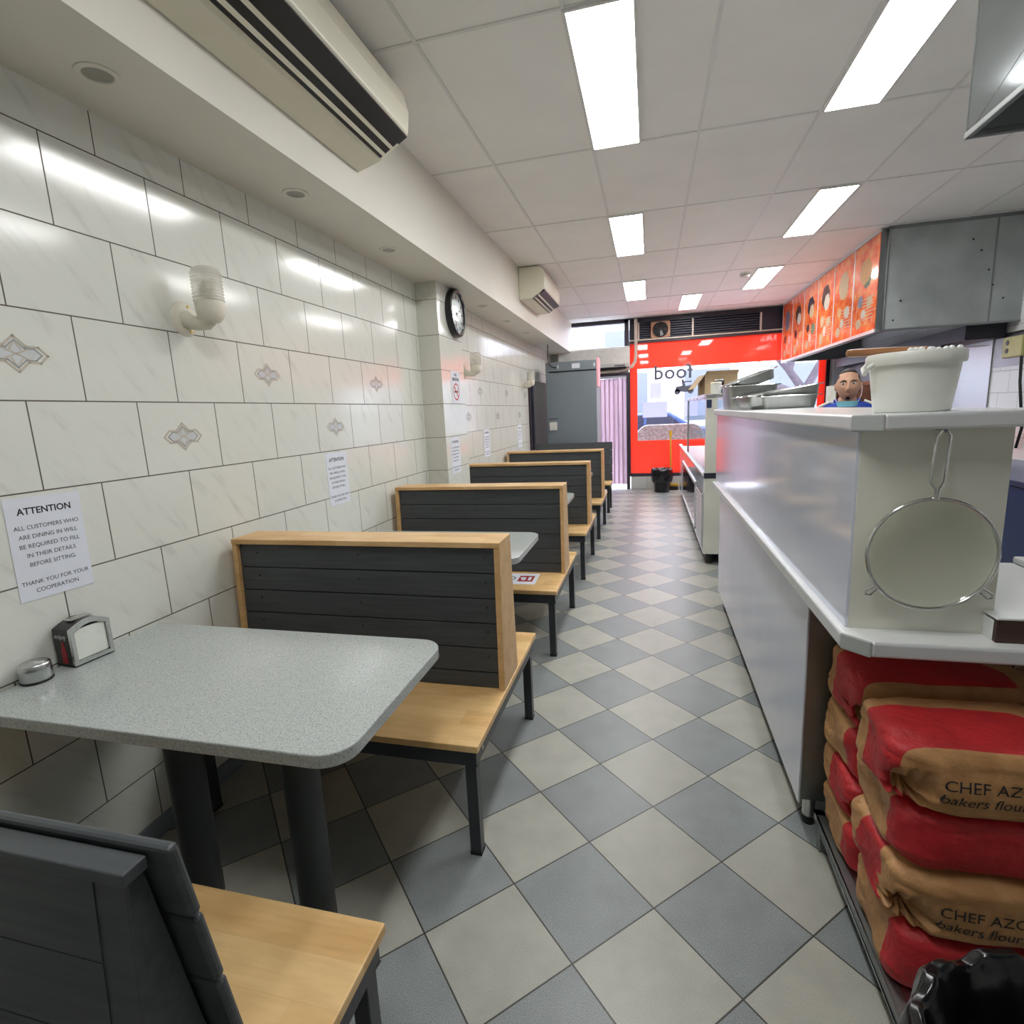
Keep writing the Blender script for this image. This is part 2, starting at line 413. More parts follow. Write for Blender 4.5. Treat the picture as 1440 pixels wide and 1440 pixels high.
# ------------------------------------------------------------------ the room
def build_room():
    struct(MB().box(XW-.3, XR+.3, YN, YF+.1, -.06, 0).build('floor', 'floor_tile'))
    struct(MB().box(XW-.3, XR+.3, YN, YF+.1, ZC, ZC+.06).build('ceiling', 'ceiling_board'))
    m = MB(); t = .0075
    for x in (-.935, -.325, .27, .885, 1.50, 2.11, 2.72): m.box(x-t, x+t, YN, YF-.02, ZC-.005, ZC+.001)
    for k in range(-3, 8):
        y = 1.185*k+1.185; m.box(XS+.001, XR, y-t, y+t, ZC-.0045, ZC+.001)
    struct(m.build('trim_1', 'ceiling_bar'), 'thin white ceiling grid bars')
    wl = struct(MB().box(XW-.15, XW, YN, YF, 0, ZC).build('wall_left', 'tile_left'))
    struct(MB().box(XW, XS, YN, YF-.01, ZS, ZC-.001).build('trim_2', 'plaster'), 'white boxed soffit along the left wall')
    p = MB().box(XW, -1.56, 4.03, 4.56, 0, ZS).build('wall_pillar', 'tile_pillar_front')
    p.data.materials.append(MATS['tile_pillar_side'])
    for f in p.data.polygons: f.material_index = 1 if abs(f.normal.x) > .5 else 0
    struct(p)
    struct(MB().box(XW, XW+.012, YN, YF-.02, 0, .07).build('baseboard_left', 'grey_cabinet'))
    struct(MB().box(XR, XR+.15, YN, YF, 0, ZC).build('wall_right', 'tile_right'))
    struct(MB().box(XW-.15, XR+.15, YN-.12, YN, 0, ZC).build('wall_near', 'plain_wall'))
    # far wall round the door, the transom and the shop window
    m = MB(); y0, y1 = YF, YF+.14
    m.box(XW-.15, -.985, y0, y1, 0, 2.48); m.box(-.985, -.36, y0, y1, 2.07, 2.48)
    m.box(XW-.15, -1.47, y0, y1, 2.48, ZC); m.box(2.80, XR+.15, y0, y1, 0, ZC); m.box(-.36, 2.8, y0, y1, ZC-.01, ZC)
    struct(m.build('wall_far', 'plain_wall'))
    struct(MB().box(-.33, 2.80, YF-.03, YF+.14, 0, .225).build('wall_far_base', 'tile_kick'))
    # tile ornaments: small interlaced motifs glazed onto single tiles
    spots = [(1.189+1.05*k, 1.681) for k in range(3)]+[(1.714+1.05*k, 1.423) for k in range(2)]+[(5.55, 1.695), (6.65, 1.70), (7.70, 1.70), (5.127, 1.44), (6.194, 1.43), (7.3, 1.43)]
    first = None
    for (y, z) in spots:
        if first is None:
            r = thing('tile_motif', None, None); r.parent = wl
            ring = lambda pts, wd: ribbon(pts, wd, .0006)
            def ribbon(pts, wd, th):
                m = MB(); n = len(pts)
                for i in range(n-1):
                    a, b = Vector(pts[i]), Vector(pts[i+1]); d = (b-a).normalized()*(wd*.5); q = Vector((-d.y, d.x))
                    m.prism([tuple(a-d+q), tuple(a-d-q), tuple(b+d-q), tuple(b+d+q)], 'z', 0, th)
                return m
            A = [(-.085, 0), (-.062, .022), (-.03, .022), (0, .05), (.03, .022), (.062, .022), (.085, 0), (.062, -.022), (.03, -.022), (0, -.05), (-.03, -.022), (-.062, -.022), (-.085, 0)]
            B = [(-.055, 0), (-.035, .014), (-.012, .0), (.012, 0.0), (.035, .014), (.055, 0), (.035, -.014), (.012, 0), (-.012, 0), (-.035, -.014), (-.055, 0)]
            C = [(0, .036), (.018, .012), (.04, .03)]; D = [(0, -.036), (-.018, -.012), (-.04, -.03)]
            E_ = [(0, .036), (-.018, .012), (-.04, .03)]; G = [(0, -.036), (.018, -.012), (.04, -.03)]
            ribbon(A, .006, .0006).build('outline', 'motif_sand', r)
            ribbon([(x*.80, y*.76) for x, y in A], .004, .0008).build('inner_band', 'motif_grey', r)
            for L in ([(-.045, .020), (.045, -.020)], [(-.045, -.020), (.045, .020)], [(0, .036), (-.014, .014)], [(0, .036), (.014, .014)], [(0, -.036), (-.014, -.014)], [(0, -.036), (.014, -.014)]): ribbon(L, .005, .0007).build('petal', 'motif_sand', r)
            fill = MB().prism([(-.066, 0), (-.052, .017), (-.026, .018), (0, .042), (.026, .018), (.052, .017), (.066, 0), (.052, -.017), (.026, -.018), (0, -.042), (-.026, -.018), (-.052, -.017)], 'z', 0, .0003).build('field', 'motif_blue', r)
            first = r
        else: r = copy_tree(first, wl)
        r.matrix_local = M_on_left(y, z, XW+.0004)
    return wl

def build_front():
    # shop window: dark frame, red film with a clear opening, glass
    x0, x1, z0, z1 = -.35, 2.80, .225, 2.56
    w1 = thing('window_1', 'shop window with red film around a clear opening'); w1['kind'] = 'structure'
    m = MB(); yb = (YF-.02, YF+.10)
    m.box(x0-.0, x0+.012, *yb, z0, z1); m.box(x1-.03, x1+.02, *yb, z0, z1); m.box(x0, x1, *yb, z0, z0+.055); m.box(x0, x1, *yb, z1-.01, z1+.035)
    m.build('window_frame', 'frame_dark', w1)
    MB().box(x0+.01, x1-.02, YF+.030, YF+.036, z0+.05, z1).build('pane', 'window_glass', w1)
    m = MB(); yf = (YF+.022, YF+.025)
    cx0, cx1, cz0, cz1 = -.215, 2.665, .865, 2.115
    m.box(x0+.01, cx0, *yf, z0+.05, z1); m.box(cx1, x1-.025, *yf, z0+.05, z1); m.box(cx0, cx1, *yf, z0+.05, cz0); m.box(cx0, cx1, *yf, cz1, z1)
    m.build('red_film', 'red_film', w1)
    me = text_mesh('food', .33, extrude=.0008, spacing=1.06, bold=.006)
    for v in me.vertices: v.co.x *= -1
    me.flip_normals()
    link('lettering', me, 'ink_grey', w1).matrix_local = M_front(.385, 2.02, YF+.021)
    # a small drawing printed under the word
    m = MB()
    m.prism([(.42, 1.70), (.60, 1.68), (.74, 1.72), (.70, 1.80), (.60, 1.78), (.56, 1.90), (.53, 1.90), (.54, 1.79), (.44, 1.78)], 'y', YF+.0195, YF+.021)
    m.cyl((.46, YF+.0195, 1.69), (.46, YF+.021, 1.69), .05); m.cyl((.68, YF+.0195, 1.70), (.68, YF+.021, 1.70), .05); m.box(.55, .70, YF+.0195, YF+.021, 1.845, 1.865)
    m.build('window_drawing', 'ink_grey', w1)
    # transom over the door
    w2 = thing('window_2', 'high transom window over the door'); w2['kind'] = 'structure'
    m = MB(); yb = (YF-.03, YF+.10)
    m.box(-1.47, -1.42, *yb, 2.46, ZC-.002); m.box(-.43, -.355, *yb, 2.46, ZC-.002); m.box(-1.47, -.355, *yb, 2.905, ZC-.002); m.box(-1.47, -.355, *yb, 2.46, 2.50)
    m.build('window_frame', 'frame_dark', w2)
    MB().box(-1.42, -.43, YF+.03, YF+.036, 2.50, 2.905).build('pane', 'window_glass', w2)
    # door frame
    d = thing('door_1', 'street door opening with a dark frame'); d['kind'] = 'structure'
    m = MB(); m.box(-.985, -.945, YF-.02, YF+.12, 0, 2.07); m.box(-.405, -.352, YF-.03, YF+.12, 0, 2.07); m.box(-.985, -.352, YF-.02, YF+.12, 2.02, 2.07)
    m.build('door_frame', 'frame_dark', d)
    # plastic strips
    c = thing('strip_curtain', 'pale plastic strip curtain hanging in the street doorway', 'curtain', (-.67, YF+.05, 0))
    MB().box(-.27, .26, -.012, .012, 1.985, 2.015).build('rail', 'steel', c)
    for k in range(7):
        m = MB(); x = -.235+.078*k; n = 14
        for j in range(n):
            za, zb = 1.98-1.90*j/n, 1.98-1.90*(j+1)/n
            f = lambda z, q=k: .014*math.sin(z*2.2+q*1.7)
            m.hexa([(x-.05, f(za)+.006*(k % 2), za), (x+.05, f(za)+.012+.006*(k % 2), za), (x+.05, f(za)+.015+.006*(k % 2), za), (x-.05, f(za)+.003+.006*(k % 2), za)],
                   [(x-.05, f(zb)+.006*(k % 2), zb), (x+.05, f(zb)+.012+.006*(k % 2), zb), (x+.05, f(zb)+.015+.006*(k % 2), zb), (x-.05, f(zb)+.003+.006*(k % 2), zb)])
        m.build('strip', 'strip_plastic', c, smooth=True)
    # louvre bank above the shop window
    v = thing('louvre_bank', 'dark slatted louvre bank above the red shop window', 'louvre', (0, YF, 2.6))
    m = MB(); m.box(-.345, 2.80, .05, .10, 0, .355); m.build('backing', 'louvre_dark', v)
    m = MB(); m.box(-.345, 2.80, -.03, .06, .285, .36); m.box(-.345, -.20, -.03, .06, 0, .30); m.box(2.2, 2.80, -.03, .06, 0, .30); m.build('frame', 'louvre_dark', v)
    for x in (-.19, .70, 1.76, 2.16):
        MB().box(x-.014, x+.014, -.035, .05, 0, .29).build('mullion', 'pipe_beige', v)
    MB().box(-.345, 2.8, -.045, .05, -.012, .008).build('sill', 'pipe_beige', v)
    m = MB()
    for k in range(7):
        z = .025+.038*k
        m.hexa([(-.18, -.02, z), (1.75, -.02, z), (1.75, .04, z+.03), (-.18, .04, z+.03)], [(-.18, -.02, z+.008), (1.75, -.02, z+.008), (1.75, .04, z+.038), (-.18, .04, z+.038)])
    m.build('slats', 'slat_grey', v)
    MB().box(1.77, 2.2, -.02, .03, .01, .285).build('blank_panel', 'louvre_dark', v)
    # exhaust fan set into the louvres
    f = thing('exhaust_fan', 'square exhaust fan with round dark grille among the black louvres', 'fan', (.175, YF-.04, 2.745))
    pts = rounded(-.16, .16, -.135, .135, .03)
    MB().prism(pts, 'y', -.012, .012).build('frame', 'fan_wood', f, bevel=.004)
    m = MB().lathe([(.118, -.02), (.125, -.028), (.118, -.034), (.108, -.026)], n=40, axis='y', capped=False); m.build('ring', 'louvre_dark', f, smooth=True)
    MB().cyl((0, -.018, 0), (0, -.013, 0), .118, n=40).build('opening', 'black_matt', f)
    for k in range(5):
        a = 2*PI*k/5; ca, sa = math.cos(a), math.sin(a); P = lambda r, t, y: (r*ca-t*sa, y, r*sa+t*ca)
        MB().hexa([P(.02, -.015, -.03), P(.105, -.04, -.032), P(.105, .02, -.022), P(.02, .015, -.024)], [P(.02, -.015, -.028), P(.105, -.04, -.030), P(.105, .02, -.020), P(.02, .015, -.022)]).build('blade', 'black_plastic', f)
    MB().cyl((0, -.034, 0), (0, -.016, 0), .026).build('hub', 'black_plastic', f)
    # dark glass panel on the left wall
    g = struct(MB().box(XW, XW+.02, 7.95, 9.75, .5, 1.93).build('window_3', 'dark_glass'), 'dark glossy glass panel on the left wall')
    struct(MB().box(XW+.0, XW+.03, 7.90, 7.95, .45, 2.03).build('trim_3', 'frame_dark'))
    struct(MB().box(2.86, 3.02, YF-.03, YF, .2, 2.4).build('trim_4', 'paper'), 'pale upright panel beside the window')

def build_outside():
    struct(MB().box(-14, 18, YF+.14, 14.6, -.15, -.02).build('pavement', 'pavement'))
    struct(MB().box(-14, 18, 14.6, 26, -.3, -.14).build('road', 'asphalt'))
    m = MB().box(-14, 18, 26, 27, -.3, 5.5).build('facade', 'facade'); struct(m, 'pale building across the street')
    for x in (-9, -5.5, -2, 1.5, 5, 8.5, 12):
        p = MB().box(x, x+1.9, 25.93, 25.99, .8, 3.0).build('window_pane', 'pane_pale', m)
        MB().box(x, x+1.9, 25.93, 25.99, 3.7, 4.9).build('window_pane', 'pane_pale', m)
    # parked cars
    def car(label, x, y, body, L=4.2, flip=1):
        c = thing('car', label, 'car', (x, y, -.14)); c.scale = (flip, 1, 1); c['group'] = 'cars parked across the street'
        prof = [(-2.1, .30), (-2.1, .70), (-1.9, .86), (-1.1, .92), (-.55, 1.40), (.85, 1.44), (1.6, .98), (2.05, .92), (2.12, .62), (2.1, .30)]
        MB().prism(prof, 'y', -.82, .82).build('body', body, c, bevel=.06)
        MB().prism([(-.95, .95), (-.48, 1.33), (.12, 1.36), (.12, .95)], 'y', -.83, .83).build('side_window', 'dark_glass', c)
        MB().prism([(.2, .95), (.2, 1.36), (.8, 1.36), (1.3, .98)], 'y', -.83, .83).build('side_window', 'dark_glass', c)
        for sx in (-1.3, 1.32):
            for sy in (-.78, .78):
                w_ = MB().cyl((sx, sy-.1, .32), (sx, sy+.1, .32), .32, n=28).build('wheel', 'rubber', c)
                MB().cyl((sx, sy-.11, .32), (sx, sy+.11, .32), .2, n=20).build('hub_cap', 'ac_white', w_)
        for sy in (-.6, .6): MB().box(-2.13, -2.06, sy-.16, sy+.16, .62, .76).build('headlight', 'lamp_white', c)
    car('dark blue car parked across the road, seen low through the window behind papers', -.3, 17.5, 'car_blue')
    car('grey car parked across the road, further right behind the fridge glass', 4.6, 17.8, 'car_grey', flip=-1)
    # street tree
    t = thing('street_tree', 'pale forked street tree outside at the right of the shop window', 'tree', (3.25, 13.2, -.02))
    br = [[(0, 0, 0), (.03, .0, 1.0), (.0, 0, 1.7)], [(0, 0, 1.65), (-.35, .1, 2.2), (-.95, .2, 2.9), (-1.5, .3, 3.7)], [(0, 0, 1.65), (.35, -.1, 2.4), (.6, 0, 3.4)], [(-.3, .1, 2.15), (-.1, .3, 2.9), (0.1, .3, 3.6)], [(-.9, .2, 2.85), (-1.6, .1, 3.0), (-2.2, 0, 3.5)], [(0.1, 0, 1.5), (-.5, -.2, 1.75), (-1.2, -.3, 1.8)]]
    m = MB()
    for i, b in enumerate(br): m.tube(b, [(.16, .14, .12, .08)[min(j, 3)]*(1 if i == 0 else .55) for j in range(len(b))], 10)
    m.build('trunk', 'bark', t, smooth=True)
    m = MB(); r = random.Random(3)
    for i in range(420):
        c = Vector((r.gauss(-.5, 1.1), r.gauss(0, .7), r.gauss(3.5, .5))); a = r.random()*6.3; s = .09
        d = Vector((math.cos(a), math.sin(a), r.uniform(-.6, .6)))*s; e = Vector((-math.sin(a), math.cos(a), r.uniform(-.5, .5)))*s*.45
        m.add([c-d, c+e, c+d, c-e], [(0, 1, 2, 3)])
    tag(m.build('foliage', 'leaf', t), kind='stuff')
    # mottled rounded seat back outside the window
    b = thing('outdoor_seat', 'mottled grey rounded seat outside the shop window, seen over the red film', 'outdoor seat', (.36, 10.75, -.02))
    MB().prism(rounded(-.62, .62, .56, 1.14, .24), 'y', -.05, .05).build('seat_back', 'pebble', b, bevel=.02)
    MB().box(-.55, .55, .05, .5, .40, .47).build('seat', 'pebble', b, bevel=.02)
    for sx in (-.42, .42):
        MB().box(sx-.04, sx+.04, -.03, .03, 0, .70).build('leg', 'steel_dull', b); MB().box(sx-.03, sx+.03, .40, .46, 0, .41).build('leg', 'steel_dull', b)

def ceiling_things():
    G = 'fluorescent ceiling panels'
    P = [(-.322, 2.378, 'near white ceiling panel left of centre, cut by the top of the photo'), (-.322, 4.75, 'second white ceiling panel in the left-hand row'),
         (-.322, 7.12, 'farthest white ceiling panel in the left-hand row'), (.897, 2.378, 'large white ceiling panel beside the steel hood, cut by the top edge'),
         (1.205, 4.75, 'white ceiling panel midway along the right side'), (1.21, 7.12, 'far white ceiling panel at the right, beside the smoke detector'),
         (.44, 8.31, 'small-looking white ceiling panel farthest away in the middle'),
         (-.322, .008, 'white ceiling panel overhead at the left, nearest the room end'), (.897, .008, 'white ceiling panel overhead at the right, nearest the room end')]
    for i, (x, y, lab) in enumerate(P):
        if i == 0:
            o = thing('ceiling_light', lab, 'ceiling light', (x, y, ZC), group=G)
            W, L = .268, 1.17
            m = MB(); m.box(-.006, .006, -.006, L+.006, -.014, 0); m.box(W-.006, W+.006, -.006, L+.006, -.014, 0); m.box(0, W, -.006, .006, -.014, 0); m.box(0, W, L-.006, L+.006, -.014, 0)
            m.build('frame', 'ceiling_bar', o)
            MB().box(.006, W-.006, .006, L-.006, -.010, -.002).build('diffuser', 'panel_light', o)
            first = o
        else:
            o = copy_tree(first); o.location = (x, y, ZC); o['label'] = lab
    # smoke detector
    s = thing('smoke_detector', 'small round white smoke detector on the ceiling beside the far right light', 'smoke detector', (1.10, 7.33, ZC))
    MB().lathe([(.001, -.055), (.035, -.055), (.05, -.045), (.055, -.02), (.06, -.018), (.06, 0), (.001, 0)], n=28, capped=False).build('housing', 'white_paint', s, smooth=True)
    MB().lathe([(.057, -.030), (.058, -.026), (.057, -.022)], n=28, capped=False).build('vent_ring', 'grey_cabinet', s)
    # recessed downlights in the soffit
    labs = ['nearest round recessed downlight in the soffit, above the near table', 'second round recessed downlight in the soffit, beyond the large air conditioner',
            'third round recessed downlight in the soffit, before the pillar', 'recessed downlight in the soffit just past the wall clock', 'recessed downlight in the soffit level with the far air conditioner', 'last recessed downlight at the far end of the soffit']
    for i, y in enumerate((1.411, 2.315, 3.214, 5.12, 6.05, 7.05)):
        if i == 0:
            d = thing('downlight', labs[0], 'downlight', (-1.529, y, ZS), group='downlights in the soffit')
            MB().lathe([(.038, -.001), (.040, -.005), (.050, -.006), (.056, -.003), (.056, 0)], n=36, capped=False).build('rim', 'plaster', d, smooth=True)
            MB().lathe([(.001, -.003), (.03, -.003), (.039, -.0015)], n=36, capped=False).build('lens', 'lens_grey', d, smooth=True)
            first = d
        else:
            d = copy_tree(first); d.location.y = y; d['label'] = labs[i]

def air_conditioners():
    def unit(label, y0, y1, prof, lip, nm='air_conditioner'):
        a = thing(nm, label, 'air conditioner', (XS, y0, 2.6)); L = y1-y0
        p = [(x-XS, z-2.6) for x, z in prof]
        MB().prism(p, 'y', 0, L).build('casing', 'ac_cream', a, bevel=.008)
        (xa, za), (xb, zb) = [(x-XS, z-2.6) for x, z in lip]      # sloping outlet face
        d = Vector((xb-xa, zb-za)); n = Vector((d.y, -d.x)).normalized()
        def strip(s0, s1, t0, t1, name, mat, e=.03):
            q = []
            for s, t in ((s0, t0), (s1, t0), (s1, t1), (s0, t1)):
                v = Vector((xa, za))+d*s+n*t; q.append((v.x, v.y))
            MB().prism(q, 'y', e, L-e).build(name, mat, a)
        strip(0, 1.0, -.004, .003, 'outlet', 'black_plastic')
        for s in (.10, .40): strip(s, s+.10, .001, .007, 'vane', 'ac_cream')
        strip(.68, 1.0, .002, .012, 'flap', 'black_plastic')
        MB().box(.02, .05, -.0015, .0, .06, .085).build('end_clip', 'ac_cream', a)
        return a
    unit('large cream wall air conditioner on the soffit, cut by the top of the photo', 1.02, 2.572,
         [(XS, 2.612), (-1.235, 2.640), (-1.105, 2.7105), (-1.076, 2.735), (-1.066, 2.82), (-1.085, 2.90), (-1.135, 2.95), (XS, 2.955)], [(-1.215, 2.648), (-1.078, 2.722)])
    unit('small-looking cream air conditioner on the soffit near the street end', 5.897, 6.90,
         [(XS, 2.635), (-1.215, 2.640), (-1.115, 2.700), (-1.072, 2.74), (-1.064, 2.85), (-1.085, 2.93), (-1.12, 2.955), (XS, 2.955)], [(-1.20, 2.643), (-1.078, 2.725)])
    a = thing('air_conditioner', 'wide white air conditioner over the street door below the transom', 'air conditioner', (-1.575, YF, 2.10))
    MB().prism([(0, .05), (-.20, .06), (-.225, .12), (-.225, .37), (-.19, .40), (0, .40)], 'x', 0, 1.235).build('casing', 'ac_white', a, bevel=.01)
    MB().prism([(-.03, .035), (-.19, .045), (-.195, .062), (-.03, .055)], 'x', .06, 1.17).build('outlet', 'black_plastic', a)
    MB().box(.98, 1.16, -.2265, -.2235, .075, .095).build('badge', 'ink_grey', a)
    c = MB().tube([(-.235, YF-.082, 2.95), (-.235, YF-.082, 2.35), (-.25, YF-.08, 2.24), (-.30, YF-.06, 2.17), (-.40, YF-.06, 2.12), (-.55, YF-.06, 2.10), (-.95, YF-.06, 2.095)], .028, 12).build('conduit', 'pipe_beige', smooth=True)
    tag(c, 'beige pipe dropping from the ceiling and bending to the air conditioner over the door', 'pipe')

# ------------------------------------------------------------------ things on the left wall
def wall_things():
    # jar lamps
    L = thing('wall_lamp', 'white elbow wall lamp with ribbed glass jar above the near table', 'wall lamp', (XW, 1.80, 1.865), group='jar lamps on the tiled wall')
    MB().lathe([(.001, .012), (.045, .012), (.060, .008), (.066, 0), (.001, 0)], n=36, axis='x', capped=False).build('wall_plate', 'lamp_white', L, smooth=True)
    MB().tube([(.004, 0, 0), (.025, 0, -.012), (.06, 0, -.022), (.095, 0, -.020), (.118, 0, 0), (.122, 0, .03)], [.034, .028, .026, .030, .036, .04], 18).build('arm', 'lamp_white', L, smooth=True)
    MB().lathe([(.001, -.045), (.03, -.042), (.046, -.025), (.05, .0), (.052, .03), (.046, .032), (.04, .0), (.001, -.02)], c=(.125, 0, .02), n=32, capped=False).build('cup', 'lamp_white', L, smooth=True)
    prof = [(.047, 0)]
    for k in range(9):
        z = .006+.0118*k; prof += [(.0545, z), (.050, z+.006)]
    prof += [(.047, .118), (.035, .124), (.001, .126)]
    MB().lathe(prof, c=(.125, 0, .048), n=36, capped=False).build('jar', 'jar_glass', L, smooth=70)
    MB().lathe([(.001, 0), (.024, 0), (.03, .03), (.028, .06), (.012, .08), (.001, .082)], c=(.125, 0, .05), n=20, capped=False).build('bulb', 'lamp_white', L, smooth=True)
    for dz in (.045, -.045): MB().cyl((.010, .012, dz), (.015, .012, dz), .005, n=10).build('screw', 'brass', L)
    for y, z, lab in ((5.06, 1.865, 'white elbow wall lamp with ribbed glass jar just past the pillar'), (7.56, 1.845, 'small far wall lamp beside the dark panel near the grey cabinet')):
        c = copy_tree(L); c.location = (XW, y, z); c['label'] = lab
    # clock on the pillar side
    k = thing('wall_clock', 'round white wall clock with black rim high on the pillar', 'clock', (-1.56, 4.385, 2.275))
    R = .185
    MB().lathe([(.001, 0), (R, 0), (R+.004, .02), (R, .045), (R-.012, .052), (R-.024, .046), (R-.026, .03)], n=56, axis='x', capped=False).build('rim', 'black_plastic', k, smooth=True)
    MB().lathe([(R-.026, .047), (R-.020, .053), (R-.014, .047)], n=56, axis='x', capped=False).build('bezel', 'chrome', k, smooth=True)
    MB().lathe([(.001, .030), (R-.025, .030)], n=56, axis='x', capped=False).build('dial', 'white_laminate', k)
    m = MB()
    for i in range(12):
        a = PI*i/6; c_, s_ = math.cos(a), math.sin(a); q = []
        for r, t in ((.115, -.006), (.142, -.006), (.142, .006), (.115, .006)): q.append((r*s_+t*c_, r*c_-t*s_))
        m.prism(q, 'x', .0301, .0315)
    m.build('hour_mark', 'ink', k)
    for ang, ln, wd in ((70, .085, .010), (200, .125, .007)):
        a = math.radians(ang); c_, s_ = math.cos(a), math.sin(a)
        MB().prism([(r*s_+t*c_, r*c_-t*s_) for r, t in ((-.02, -wd/2), (ln, -wd/3), (ln, wd/3), (-.02, wd/2))], 'x', .033, .035).build('hand', 'ink', k)
    MB().lathe([(.001, .050), (.08, .048), (R-.022, .042)], n=56, axis='x', capped=False).build('glass', 'case_glass', k, smooth=True)
    # attention notices
    def notice(lab, y, z, x, rot=0):
        o = MB().box(-.105, .105, -.1485, .1485, 0, .0006).build('attention_notice', 'paper'); o.matrix_local = M_on_left(y, z, x, rot)
        tag(o, lab, 'notice', 'attention notices on the wall tiles')
        ms = []
        def row(s, size, h, bold=0): ms.append(xform(text_mesh(s, size, bold=bold, extrude=.0001), Matrix.Translation((0, h, .0008))))
        def flush(nm): link(nm, join_meshes(nm, ms), 'ink', o); ms.clear()
        row('ATTENTION', .0265, .108, .0006); flush('heading_text')
        for i, s in enumerate(('ALL CUSTOMERS WHO', 'ARE DINING IN WILL', 'BE REQUIRED TO FILL', 'IN THEIR DETAILS', 'BEFORE SITTING.')): row(s, .0172, .062-.027*i)
        flush('body_text')
        row('THANK YOU FOR YOUR', .0172, -.098); row('COOPERATION', .0172, -.123); flush('closing_text')
        return o
    n0 = notice('white attention notice taped to the tiles above the napkin holder', 1.178, 1.130, XW+.001, math.radians(-1.2))
    for lab, y, z, x in (('white attention notice on the wall behind the second dark bench', 2.735, 1.132, XW+.001), ('white attention notice low on the side of the tiled pillar', 4.235, 1.135, -1.559),
                         ('white attention notice on the wall just beyond the pillar', 5.70, 1.150, XW+.001), ('farthest white attention notice on the left wall', 7.27, 1.145, XW+.001)):
        o = n0.copy(); COL.objects.link(o); o.matrix_local = M_on_left(y, z, x); o['label'] = lab
        for ch in n0.children:
            c = ch.copy(); COL.objects.link(c); c.parent = o
    # no smoking sign
    o = MB().box(-.105, .105, -.13, .13, 0, .0008).build('no_smoking_sign', 'paper'); o.matrix_local = M_on_left(4.34, 1.685, -1.559)
    tag(o, 'white no smoking sign with a red ring on the pillar below the clock', 'sign')
    ms = [xform(text_mesh(s, .036, bold=.001, extrude=.0001), Matrix.Translation((0, h, .001))) for s, h in (('NO', .10), ('SMOKING', .064))]
    link('heading_text', join_meshes('heading_text', ms), 'ink', o)
    m = MB().lathe([(.058, .0009), (.070, .0009)], n=44, capped=False)
    m.prism([(-.047, .034), (-.037, .044), (.047, -.034), (.037, -.044)][:], 'z', .0009, .0013); r = m.build('red_ring', 'ring_red', o); r.location = (0, -.035, 0)
    m = MB(); m.box(-.042, .03, -.042, -.028, .001, .0012); m.box(.033, .043, -.042, -.028, .001, .0012); m.box(.036, .042, -.024, -.004, .001, .0012); m.build('cigarette', 'ink', o)

# ------------------------------------------------------------------ seating
def boards(m, ya, za, yb, zb, x0, x1, thick, n, gap=.004, off=0, cut=0):
    """n horizontal boards on the sloping line (ya,za)->(yb,zb); thickness to the +n side"""
    d = Vector((yb-ya, zb-za)); L = d.length; d.normalize(); q = Vector((-d.y, d.x))*thick
    h = L/n if not cut else (L-cut)/(n-1)
    s = 0
    for i in range(n):
        hh = cut if (cut and i == 0) else h
        a = Vector((ya, za))+d*s; b = Vector((ya, za))+d*(s+hh-gap); s += hh
        m.prism([tuple(a), tuple(b), tuple(b+q), tuple(a+q)], 'x', x0, x1)
    return m
def frame_and_legs(r, x0, x1, y0, y1):
    m = MB(); t = .035
    m.box(x0, x1, y0, y0+t, .338, .396); m.box(x0, x1, y1-t, y1, .338, .396); m.box(x1-t, x1, y0, y1, .338, .396); m.box(x0, x0+t, y0, y1, .338, .396)
    m.build('seat_frame', 'black_steel', r, bevel=.002)
    for x in (x0+.025, x1-.025):
        for y in (y0+.028, y1-.028):
            lg = MB().box(x-.019, x+.019, y-.019, y+.019, .004, .34).build('leg', 'black_steel', r, bevel=.002)
            MB().box(x-.02, x+.02, y-.02, y+.02, 0, .012).build('foot_cap', 'rubber', lg)
    for y in (y0+.06,): MB().cyl((x1-.001, y, .37), (x1+.004, y, .37), .007, n=12).build('bolt', 'steel', r)
def double_bench(lab, yc, xl=-1.69, front_xl=None):
    r = thing('double_bench', lab, 'bench', (0, yc, 0), group='back-to-back wooden booth benches')
    x1 = -.528; fx = front_xl or xl
    MB().box(fx, x1, -.455, 0, .396, .420).build('seat', 'seat_wood', r, bevel=.003)
    MB().box(xl, x1, .0005, .455, .396, .420).build('seat', 'seat_wood', r, bevel=.003)
    frame_and_legs(r, fx+.03, x1-.012, -.44, .44)
    for sg in (-1, 1):
        m = MB(); boards(m, sg*.088, .422, sg*.062, .968, xl+.02, x1-.026, sg*.016, 6, cut=.062)
        m.build('backrest', 'dark_paint', r, bevel=.002)
    MB().box(xl+.022, x1-.028, -.05, .05, .424, .966).build('core', 'dark_paint', r)
    for xa, xb in ((xl, xl+.022), (x1-.026, x1-.003)):
        MB().prism([(-.104, .4205), (.104, .4205), (.080, .970), (-.080, .970)], 'x', xa, xb).build('side_board', 'trim_wood', r, bevel=.002)
    MB().box(xl, x1-.003, -.083, .083, .970, .991).build('top_rail', 'trim_wood', r, bevel=.002)
    m = MB()
    for x in (xl+.12, (xl+x1)/2, x1-.06):
        for k in range(1, 6):
            z = .46+.095*k; y = -.088+(.026)*(z-.422)/.546-.0172
            m.cyl((x, y+.003, z), (x, y-.0015, z), .004, n=8)
    m.build('screw', 'black_plastic', r)
    return r
